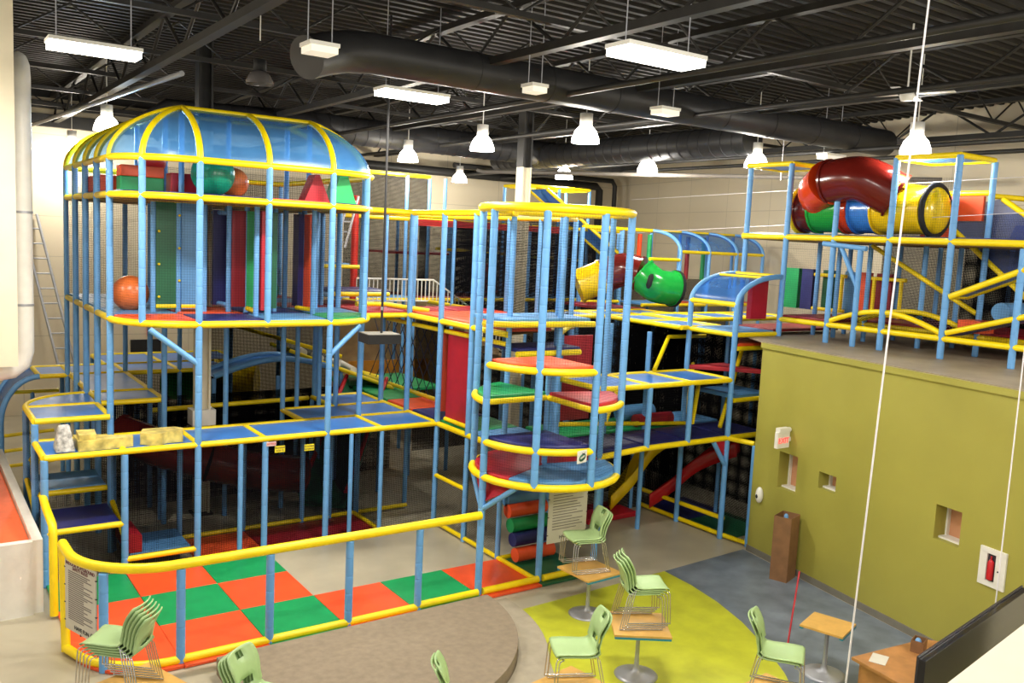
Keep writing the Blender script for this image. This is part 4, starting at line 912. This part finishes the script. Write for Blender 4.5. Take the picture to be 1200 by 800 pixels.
# ------------------------------------------------------------------ stage
stg = MB().prism([(.32, -4.16), (4.66, -4.1)]+[(p[0], p[1]) for p in arc((1.9, -4.1), 2.77, -3, -122, 30)]+[(.32, -6.5)], .0, .24, .008)
ts = thing('round_stage', 'low grey-brown rounded platform in front of the fence', 'platform', (2.3, -5.2, 0))
obj('platform_top', stg, mat('stage_carpet', (136, 122, 102), .8, .06, 9), ts)
obj('platform_step', MB().prism([(.0, -4.75), (.31, -4.75), (.31, -6.6), (.0, -6.6)], 0, .12, .006), mat('stage_step', (136, 124, 104), .6, .1), ts)
crb = [(p[0], p[1]) for p in arc((1.9, -4.1), 3.22, 2, -120, 34)]+[(p[0], p[1]) for p in arc((1.9, -4.1), 2.78, -120, 2, 34)]
obj('outer_curb', MB().prism(crb, .0, .05), mat('curb_grey', (168, 158, 138), .5, .05), ts)

# ------------------------------------------------------------------ chairs
def chair_proto():
    t = thing('stacking_chair', 'x', 'chair', (0, 0, 0)); t.scale = (1.06, 1.06, 1.06)
    prof = [(.24, .415, .40), (.245, .435, .44), (.22, .45, .455), (.12, .452, .46), (0, .446, .46), (-.10, .442, .45), (-.17, .45, .44), (-.205, .48, .42), (-.225, .53, .40), (-.24, .60, .39), (-.25, .66, .40), (-.27, .72, .42), (-.30, .78, .43), (-.335, .84, .40), (-.35, .865, .34)]
    n = 8; vs = []; fs = []
    for i, (y_, z, wd_) in enumerate(prof):
        for k in range(n+1):
            u = k/n*2-1; dz = 0; dy = 0
            if i > 7: dy = .035*u*u
            else: dz = .018*u*u
            vs.append((u*wd_/2, y_+dy, z+dz))
    for i in range(len(prof)-1):
        for k in range(n):
            if i in (8,) and 2 <= k <= 5: continue
            if i == 12 and k in (3, 4): continue
            fs.append([i*(n+1)+k, i*(n+1)+k+1, (i+1)*(n+1)+k+1, (i+1)*(n+1)+k])
    o = obj('seat_shell', MB().add(vs, fs, True), CHAIRM, t, local=True)
    m_ = o.modifiers.new('thickness', 'SOLIDIFY'); m_.thickness = .014; m_.offset = 0
    for s_ in (-1, 1):
        obj('leg', MB().tube([(s_*.2, .19, .435), (s_*.225, .235, .42), (s_*.235, .25, .39), (s_*.25, .27, .012)], .007, 6), CHROME, t, local=True)
        obj('leg', MB().tube([(s_*.2, -.17, .47), (s_*.22, -.20, .43), (s_*.25, -.29, .012)], .007, 6), CHROME, t, local=True)
        obj('runner', MB().tube([(s_*.25, .275, .01), (s_*.25, -.295, .01)], .009, 6), CHROME, t, local=True)
    obj('under_brace', MB().tube([(-.22, .2, .425), (.22, .2, .425)], .007, 6).tube([(-.21, -.15, .44), (.21, -.15, .44)], .007, 6), CHROME, t, local=True)
    return t
proto = chair_proto(); used = [False]
def chairs(x, y, z, ang, n, labels, group, step=(0, .035, .028)):
    """stack of n chairs facing ang (radians, local +Y forward)"""
    for i in range(n):
        if used[0]: c = copy_tree(proto)
        else: c = proto; used[0] = True
        rz = ang-pi/2; dx, dy = step[0], step[1]*i
        c.location = (x+math.cos(ang)*(-step[1]*i if False else step[1]*i), y+math.sin(ang)*step[1]*i, z+step[2]*i); c.rotation_euler = (0, 0, rz)
        c['label'] = labels[i]; c['group'] = group
def stack_labels(n, where):
    if n == 1: return ['light green stacking chair '+where]
    o = ['bottom', 'second', 'third', 'fourth', 'fifth']
    return ['green chair, %s of the stack %s' % ('topmost' if i == n-1 else ('bottom' if i == 0 else o[i]), where) for i in range(n)]
def table(x, y, ang, label, sz=.72, parts=True):
    t = thing('cafe_table', label, 'table', (x, y, 0), 'square cafe tables', rz=ang)
    tt = obj('tabletop', MB().prism([(-sz/2, -sz/2), (sz/2, -sz/2), (sz/2, sz/2), (-sz/2, sz/2)], .722, .752, .004), WOOD, t, local=True)
    for s_ in (-1, 1): obj('table_edge', MB().box((0, s_*(sz/2-.02), .708), (sz*.98, .05, .028)), TEAL, tt, local=True)
    obj('pedestal', MB().lathe((0, 0, 0), [(.0, .0), (.30, .0), (.305, .012), (.26, .03), (.12, .05), (.06, .08), (.035, .14), (.03, .3), (.03, .71), (.1, .72)], 32), GREYM, t, local=True)
    return t
FR = math.atan2(-.57, .82)     # towards the right of the picture
T1 = (5.98, -5.06); T2 = (5.28, -6.98); T3 = (3.35, -7.93); T4 = (-.95, -5.45); T5 = (5.4, -9.2); T6 = (-.2, -7.25); T7 = (1.52, -8.28)
table(*T1, .05, 'square oak-topped table nearest the round tower, carrying chairs', .74); chairs(T1[0]-.02, T1[1]+.08, .755, FR+pi+.35, 3, stack_labels(3, 'on the table nearest the round tower'), 'chairs on the table by the round tower')
table(*T2, -.6, 'square oak-topped table on the lime floor, second from the tower', .78); chairs(T2[0]+.0, T2[1]+.05, .755, FR+.12, 4, stack_labels(4, 'on the middle lime floor table'), 'chairs on the middle table')
table(*T3, .15, 'square oak-topped table cut off by the bottom edge of the photo', .8); chairs(T3[0]+.02, T3[1]-.02, .755, FR+pi+.15, 2, stack_labels(2, 'on the table at the bottom edge beside the curb'), 'chairs on the bottom edge table')
table(*T4, .35, 'square oak-topped table in front of the curved fence corner', .82); chairs(T4[0]-.12, T4[1]-.0, .755, FR+pi-.1, 5, stack_labels(5, 'in front of the fence rules sheet'), 'chairs by the fence corner')
table(*T6, .5, 'square table mostly below the bottom edge by the grey stage'); chairs(T6[0]+.0, T6[1]-.05, .755, FR-.3, 4, stack_labels(4, 'overlapping the left end of the grey stage'), 'chairs by the stage')
table(*T7, .3, 'square table below the bottom edge before the grey stage'); chairs(T7[0]+.1, T7[1]-.02, .755, FR+.1, 2, stack_labels(2, 'peeking over the bottom edge before the stage'), 'chairs at bottom centre')
table(*T5, .1, 'square table low at the right on the slate floor', .7); chairs(T5[0], T5[1], .755, FR-.35, 2, stack_labels(2, 'low at the right on the lime floor'), 'chairs at lower right')
table(7.68, -8.3, .3, 'small table with grey pedestal beside the wooden desk', .6)

# desk, monitor, bags, broom, wall fittings
dk = thing('wooden_desk', 'brown wooden desk at the lower right below the olive wall', 'desk', (8.6, -9.6, 0))
obj('desk_top', MB().prism([(7.02, -9.13), (8.4, -9.3), (8.9, -9.9), (7.7, -10.7), (6.9, -10.0)], .74, .78, .005), mat('desk_wood', (170, 118, 66), .5, .1, 5), dk)
obj('desk_panel', MB().prism([(7.1, -9.2), (8.3, -9.36), (8.3, -9.4), (7.1, -9.24)], 0, .74), MATS['desk_wood'], dk); obj('desk_panel', MB().prism([(6.98, -9.95), (7.02, -9.95), (7.1, -9.25), (7.06, -9.25)], 0, .74), MATS['desk_wood'], dk)
def bag(x, y, z, h, label, w_=.4):
    t = thing('paper_bag', label, 'bag', (x, y, z), 'brown paper bags', rz=.3)
    b = MB(); q = w_/2
    for s_ in (-1, 1): b.box((s_*q, 0, h/2), (.01, w_*.75, h)); b.box((0, s_*w_*.375, h/2), (w_, .01, h))
    b.box((0, 0, .01), (w_, w_*.75, .02)); obj('bag_sides', b, BROWN, t, local=True)
    obj('blue_bottle', MB().lathe((-.05, 0, h-.12), [(0, 0), (.04, 0), (.04, .12), (.02, .15), (0, .15)], 12), mat('bottle_blue', (110, 160, 210), .3, 0), t, local=True); return t
q = GW_A+GD*1.45+GN*.35; bag(q.x, q.y, 0, 1.2, 'tall brown box-like bag against the olive wall below the windows', .42)
q = at(1076, 762, 2, .78); bag(q.x, q.y, .78, .16, 'short brown bag on the wooden desk', .2)
pq = at(1030, 772, 2, .783); tag(obj('paper_sheet', MB().box(pq, (.3, .2, .004), Matrix.Rotation(.4, 3, 'Z')), PAPER), 'white paper sheet lying on the wooden desk', 'paper')
bq = at(925, 768, 2, 0); br = thing('broom', 'red-handled black broom lying on the slate floor', 'broom', bq)
obj('broom_head', MB().prism([(bq.x-.16, bq.y-.05), (bq.x+.16, bq.y+.02), (bq.x+.12, bq.y+.12), (bq.x-.08, bq.y+.08)], 0.005, .09, .01), BLK, br)
obj('broom_handle', MB().tube([bq+Vector((0, .05, .09)), bq+Vector((.35, .25, .62)), bq+Vector((.62, .4, 1.05))], .014, 8), mat('broom_red', (176, 22, 34), .4, 0), br)
def on_wall(s, z, off=0): v = GW_A+GD*s+GN*off; return Vector((v.x, v.y, z))
WR = gang+pi   # local x along wall, local -y facing the camera side
def wallthing(name, label, cat, s, z): return thing(name, label, cat, on_wall(s, z), rz=gang)
ex = wallthing('exit_sign', 'lit red EXIT sign projecting from the olive wall', 'sign', 1.08, 2.35)
ex.rotation_euler = (0, 0, 0); e0 = on_wall(1.0, 2.35, .22)
ex.location = e0
obj('sign_case', MB().box((0, 0, .14), (.34, .07, .3)), WHITE, ex, local=True); obj('emergency_lamp', MB().box((0, -.0, .33), (.28, .1, .08)).sphere((.18, 0, .32), .05, 10, 8), WHITE, ex, local=True)
obj('mount_arm', MB().box((.2, 0, .14), (.12, .05, .08)), WHITE, ex, local=True)
txt('lettering', 'EXIT', .145, mat('exit_red', (255, 60, 60), .4, 0, emit=1.2), ex, (0, -.04, .13), (pi/2, 0, 0), .004)
dsp = tag(obj('soap_dispenser', MB().sphere(on_wall(.30, 1.22, .05), .1, 16, 12, (.7, .8, 1.6)), WHITE), 'small white oval dispenser at the left end of the olive wall', 'dispenser')
obj('dispenser_slot', MB().sphere(on_wall(.30, 1.2, .11), .03, 10, 8, (.8, 1, 1.4)), BLK, dsp)
fx = wallthing('extinguisher_cabinet', 'white cabinet holding a red fire extinguisher on the olive wall', 'cabinet', 5.33, 1.58)
def rotL(mb): return mb
sgn = 1 if (Matrix.Rotation(gang, 3, 'Z') @ Vector((0, 1, 0))).to_2d().dot(GN) > 0 else -1
obj('cabinet_frame', MB().box((0, sgn*.015, .24), (.42, .03, .08)).box((0, sgn*.015, -.24), (.42, .03, .08)).box((-.15, sgn*.015, 0), (.12, .03, .42)).box((.13, sgn*.015, 0), (.16, .03, .42)), WHITE, fx, local=True)
obj('cabinet_back', MB().box((-.02, sgn*.004, 0), (.16, .004, .4)), INK, fx, local=True)
obj('extinguisher', MB().tube([(-.02, sgn*.03, -.17), (-.02, sgn*.03, .08), (-.02, sgn*.03, .12)], [.045, .045, .02], 12).tube([(-.02, sgn*.03, .12), (-.02, sgn*.03, .17)], .012, 8), mat('extinguisher_red', (190, 24, 34), .3, 0), fx, local=True)
obj('door_knob', MB().sphere((.1, sgn*.035, -.02), .012, 8, 6), BLK, fx, local=True)
# monitor and half wall, lower right corner near the camera
tv0 = at(1088, 772, 1, -12.1); tv1 = at(1205, 694, 1, -12.5)
half = MB()
hp = [at(1108, 800, 2, 3.2), at(1200, 729, 2, 3.2), at(1230, 705, 2, 3.2)]
a0, b0 = at(1100, 808, 2, 3.2), at(1240, 700, 2, 3.2); n0 = Vector((b0.y-a0.y, -(b0.x-a0.x), 0)).normalized()
if n0.dot(CAM-a0) < 0: n0 = -n0
struct('wall_parapet', MB().prism([(a0-(b0-a0)*2).xy, (b0+(b0-a0)*2).xy, (b0+(b0-a0)*2+n0*.8).xy, (a0-(b0-a0)*2+n0*.8).xy], 0, 3.2), CREAM)
tvt = thing('television', 'black flat television seen from behind above the cream parapet', 'television', (a0+b0)/2-n0*.1)
c1 = at(1085, 775, 2, 3.12); c2 = c1+(b0-a0).normalized()*2.2
dd = (c2-c1).normalized(); nn = -n0
tb = MB().prism([c1.xy, c2.xy, (c2+nn*.05).xy, (c1+nn*.05).xy], 2.55, 3.12, .005); obj('screen_back', tb, mat('tv_black', (26, 24, 26), .15, .02), tvt)
obj('bezel', MB().prism([(c1+nn*.05).xy, (c2+nn*.05).xy, (c2+nn*.065).xy, (c1+nn*.065).xy], 2.53, 3.135), mat('tv_bezel', (44, 42, 46), .2, 0), tvt)

# hanging cords and wires
cdm = mat('cord_white', (236, 232, 236), .5, .02)
def cord(label, p0, p1, r, sag=0):
    pts = [p0.lerp(p1, k/10)+Vector((0, 0, -sag*4*(k/10)*(1-k/10))) for k in range(11)]
    tag(obj('cord', MB().tube(pts, r, 6), cdm), label, 'cord')
def vcord(label, u, v, y_, r, ztop=9.4, zbot=.5):
    p = at(u, v, 1, y_); cord(label, Vector((p.x, p.y, ztop)), Vector((p.x-.0, p.y, zbot)), r)
cord('white hanging cord crossing the olive wall', at(1096, -60, 1, -11.0), at(990, 810, 1, -11.0), .009)
vcord('white hanging cord at the far right edge', 1188, 520, -11.8, .006, 9.4)
vcord('thin white wire hanging from the ceiling right of centre', 928, 50, -2.0, .008, 9.4, 7.6)
cord('upper thin guide wire stretched to the right in front of the cream wall', at(740, 234, 1, 8), at(1255, 204, 0, 11.6), .005)
cord('lower thin guide wire stretched to the right in front of the cream wall', at(700, 275, 1, 8), at(1260, 246, 0, 11.6), .005)
# hanging black speaker box on pole
hb = at(445, 396, 1, -1.3); sp = thing('hanging_platform', 'black box on a long black pole hanging from the ceiling', 'ceiling mount', hb)
obj('pole', MB().tube([(hb.x+.03, hb.y, hb.z+.06), (hb.x+.03, hb.y, 9.7)], .022, 10), BLK, sp)
obj('box_body', MB().box(hb, (.62, .5, .16), Matrix.Rotation(-.1, 3, 'Z')), BLK, sp)
obj('box_lid', MB().box(hb+Vector((0, 0, .085)), (.60, .48, .012), Matrix.Rotation(-.1, 3, 'Z')), mat('lid_grey', (112, 108, 98), .6, .1), sp)
obj('coupler', MB().tube([(hb.x+.03, hb.y, hb.z+.5), (hb.x+.03, hb.y, hb.z+.56)], .032, 10), CHROME, sp)
# ladder on back wall
ld = thing('extension_ladder', 'long grey ladder leaning at the left against the back wall', 'ladder', at(84, 445, 1, 12.9))
l0, l1 = at(85, 455, 1, 12.9), at(33, 250, 1, 14.2); l0 = l0+(l0-l1)*(l0.z/(l1.z-l0.z))
sd = Vector((.22, 0, 0)); rr = MB()
for s_ in (-1, 1): rr.tube([l0+sd*s_, l1+sd*s_], .04, 6)
obj('ladder_rails', rr, GREYM, ld); rg = MB()
for k in range(1, 14): q = l0.lerp(l1, k/14); obj('rung', MB().tube([q-sd, q+sd], .025, 6), GREYM, ld)
# dark hatch and small exit box far behind
p0_, p1_ = at(153, 400, 1, 14.3), at(188, 415, 1, 14.3)
tag(obj('wall_screen', MB().box(((p0_.x+p1_.x)/2, 14.28, (p0_.z+p1_.z)/2), (p1_.x-p0_.x, .1, .55)), BLK), 'dark screen on the back wall behind the domed tower', 'screen')
o = at(176, 389, 1, 14.2); tag(obj('alarm_box', MB().box(Vector((o.x, 14.28, o.z)), (.14, .12, .28)), mat('alarm_red', (226, 60, 60), .4, 0)), 'small red box on the back wall above the dark screen', 'alarm')

# ------------------------------------------------------------------ roof steel, ducts, lamps
TR = thing('roof_truss', 'x', 'truss', (0, 0, 8.9))
def truss(label, x, z, y0=-17, y1=14.2, h=.75, r=.06):
    t = thing('roof_truss', label, 'truss', (x, 0, z), 'roof trusses')
    obj('bottom_chord', MB().box((x, (y0+y1)/2, z), (.16, y1-y0, .12)), STEELB, t); obj('top_chord', MB().box((x, (y0+y1)/2, z+h), (.16, y1-y0, .1)), STEELB, t)
    wb = MB(); y = y0; k = 0
    while y < y1-1.2: wb.tube([(x, y, z+(h if k % 2 else 0)), (x, y+1.2, z+(0 if k % 2 else h))], .03, 6); y += 1.2; k += 1
    obj('web_bars', wb, STEELB, t)
bpy.data.objects.remove(TR)
for x, nm in ((.85, 'leftmost'), (4.85, 'second from left'), (8.0, 'middle'), (11.3, 'second from right'), (17.0, 'rightmost')): truss('long black steel roof truss, %s' % nm, x, 8.75)
def joist(label, y, z, x0=-5, x1=20, h=.6):
    t = thing('roof_joist', label, 'joist', (6, y, z), 'cross joists'); obj('bottom_chord', MB().box(((x0+x1)/2, y, z), (x1-x0, .1, .08)), STEELB, t); wb = MB(); x = x0; k = 0
    while x < x1-.9: wb.tube([(x, y, z+(h if k % 2 else 0)), (x+.9, y, z+(0 if k % 2 else h))], .02, 6); x += .9; k += 1
    obj('web_bars', wb, STEELB, t)
for k, y_ in enumerate((-5.2, -1.7, 1.8, 5.2, 8.6, 12.0)): joist('black cross joist under the roof deck, %s from the front' % ('first', 'second', 'third', 'fourth', 'fifth', 'sixth')[k], y_, 9.0)
def duct(label, pts, r, rib=.35, m=DUCTM):
    t = thing('ventilation_duct', label, 'duct', pts[0]); P_ = [Vector(p) for p in pts]; obj('duct_tube', MB().tube(P_, r, 20), m, t)
    rb_ = MB()
    for a, b in zip(P_, P_[1:]):
        L = (b-a).length; n = int(L/rib)
        for k in range(1, n): q = a.lerp(b, k/n); d = (b-a).normalized(); obj('duct_seam', MB().tube([q-d*.02, q+d*.02], r*1.03, 20), m, t)
    if rb_.v: obj('duct_seams', rb_, m, t)
duct('thick black air duct crossing near the top of the picture', [(1.7, -3.4, 8.32), (2.05, -3.22, 8.45), (2.4, -3.1, 8.55), (2.8, -3.05, 8.6), (3.2, -3.05, 8.6), (9.0, -3.05, 8.6), (16, -3.05, 8.6)], .3, 1.2)
duct('ribbed black air duct behind the dome', [(1.9, 7.0, 8.15), (2.3, 6.8, 8.5), (5.5, 6.6, 8.6), (9, 6.6, 8.6), (17.5, 6.6, 8.6)], .36)
duct('black air duct running lengthwise above the maze', [(13.2, 9, 8.5), (13.2, 2, 8.5), (13.2, -1.5, 8.5)], .35)
def pipe(label, pts, r=.07, m=STEELB): tag(obj('pipe', MB().tube(pts, r, 10), m), label, 'pipe')
pipe('thick black pipe along the back wall bending down at the corner', [(4, 13.6, 8.35), (21.2, 13.6, 8.35), (21.4, 13.6, 8.2), (21.4, 13.6, 2)], .16)
pipe('second black pipe bending down at the back corner', [(14, 13.2, 8.6), (21.75, 13.2, 8.6), (21.9, 13.2, 8.4), (21.9, 13.2, 2)], .1)
pipe('long grey pipe across the cream right wall', [(11.5, 7.6, 8.0), (11.6, 7.4, 7.95), (16.9, -4.0, 7.8)], .055, mat('pipe_grey', (108, 102, 94), .7, .03))
for k, (x, z) in enumerate(((6.4, 8.45), (9.45, 8.45), (14.6, 8.3), (16.3, 8.3))): pipe('long black sprinkler pipe, number %s counted from the left' % ('one', 'two', 'three', 'four')[k], [(x, -17, z), (x, 13.5, z)], .05)
b0_ = MB().box((-1, 13.9, 8.75), (12, .25, .35)).box((10, 13.9, 9.2), (30, .2, .2)); tag(obj('wall_beam', b0_, STEELB), 'black steel beam along the top of the back wall', 'beam')
tag(obj('sway_brace', MB().tube([(-.6, 12.0, 8.1), (1.2, 1.2, 8.6)], .05, 8), GREYM), 'slanting grey brace rod at upper left under the roof', 'brace')

def lamp_light(name, p, kind, power, size=.4, parent=None):
    l = bpy.data.lights.new(name, kind); l.energy = power; l.color = (1, .94, .84)
    if kind == 'AREA': l.shape = 'RECTANGLE'; l.size = size; l.size_y = .35
    else: l.shadow_soft_size = size
    o = bpy.data.objects.new(name, l); C.objects.link(o); o.location = p
    return o
def highbay(x, y, z, label, on=True, power=None):
    t = thing('pendant_lamp', label, 'lamp', (x, y, z), 'high bay pendant lamps')
    sh = MB().lathe((0, 0, 0), [(.27, 0), (.265, .08), (.21, .22), (.14, .30), (.0, .31)], 24)
    obj('lamp_shade', sh, LAMP if on else mat('lamp_off_glass', (84, 80, 78), .2, .05), t, local=True)
    obj('lamp_housing', MB().lathe((0, 0, 0), [(.0, .31), (.125, .31), (.125, .56), (0, .56)], 20), WHITE if on else BLK, t, local=True)
    obj('suspension_rod', MB().tube([(0, 0, .56), (0, 0, 9.7-z)], .012, 6), WHITE, t, local=True)
    if on:
        l = lamp_light('lamp_bulb', (0, 0, -.12), 'POINT', power or HB_POWER, .2); l.parent = t
    return t
HB = [(.79, 5.8, 'above the left end of the dome'), (1.15, 12.9, 'far left near the back wall'), (8.19, 5.82, 'just right of the hanging black pole'), (7.69, 1.39, 'left of the pale middle column'), (13.3, 11.6, 'farthest, low by the back wall'), (7.99, -1.85, 'right of the pale middle column, large'), (13.84, 6.32, 'small one immediately right of the pale middle column'), (13.33, 2.08, 'above the maze, between column and balcony'), (13.36, -1.52, 'above the left end of the balcony frame'), (12.43, -6.01, 'above the right of the balcony frame')]
for x, y_, w_ in HB: highbay(x, y_, 7.88, 'white glowing pendant lamp, %s' % w_)
dl = highbay(1.28, -2.7, 7.98, 'unlit dark pendant lamp above the dome', False); dl.scale = (.72, .72, .6)
for ch in dl.children:
    if ch.name.startswith('suspension'): ch.scale = (1, 1, 1.8)
for x, y_ in ((.5, -10.5), (9, -12.5), (14, -13.5), (1.5, -15), (6, -16.5), (-4.2, 0)): highbay(x, y_, 7.9, 'glowing pendant lamp outside the frame near the camera side')
def fluor(x, y, z, label, m=LAMPF, L=1.3, W_=.42, on=True):
    t = thing('strip_lamp', label, 'lamp', (x, y, z), 'fluorescent strip lamps')
    obj('lamp_housing', MB().prism([(-L/2, -W_/2), (L/2, -W_/2), (L/2, W_/2), (-L/2, W_/2)], .08, .13), WHITE, t, local=True)
    obj('diffuser', MB().prism([(-L/2+.02, -W_/2+.01), (L/2-.02, -W_/2+.01), (L/2-.02, W_/2-.01), (-L/2+.02, W_/2-.01)], 0, .1, .01), m, t, local=True)
    for s_ in (-1, 1): obj('hanger', MB().tube([(s_*L*.4, 0, .13), (s_*L*.4, 0, 9.7-z)], .008, 6), GREYM, t, local=True)
    if on:
        l = lamp_light('lamp_tube', (0, 0, -.05), 'AREA', FL_POWER, L); l.parent = t
fluor(-.80, -2.2, 8.15, 'glowing strip lamp at upper left', L=1.15); fluor(3.95, -2.3, 8.15, 'glowing strip lamp at top centre', L=1.2); fluor(4.35, -7.6, 8.1, 'glowing strip lamp at top right of centre, the nearest', L=1.25)
fluor(1.4, -4.6, 8.15, 'small dim strip lamp end left of the thick duct', LAMPD, .4, .35, False); fluor(4.9, -4.4, 8.15, 'small dim strip lamp end left of the nearest strip lamp', LAMPD, .3, .3, False); fluor(7.9, -4.1, 8.2, 'small dim strip lamp beyond the middle trusses', LAMPD, .45, .3, False); fluor(14.5, -2.7, 8.1, 'small pale strip lamp above the balcony tubes', LAMPD, .7, .3, False)
# ceiling fan
fn = at(1063, 112, 2, 8.5); cf = thing('ceiling_fan', 'white ceiling fan near the upper right', 'fan', fn)
obj('fan_hub', MB().lathe(fn, [(0, -.08), (.09, -.08), (.12, 0), (.07, .12), (.0, .12)], 16), WHITE, cf)
for k in range(4): a = k*pi/2+.3; obj('fan_blade', MB().box(fn+Vector((math.cos(a)*.42, math.sin(a)*.42, .02)), (.55, .13, .012), Matrix.Rotation(a, 3, 'Z')), WHITE, cf)
obj('fan_rod', MB().tube([fn+Vector((0, 0, .1)), fn+Vector((0, 0, 1.1))], .015, 6), WHITE, cf)
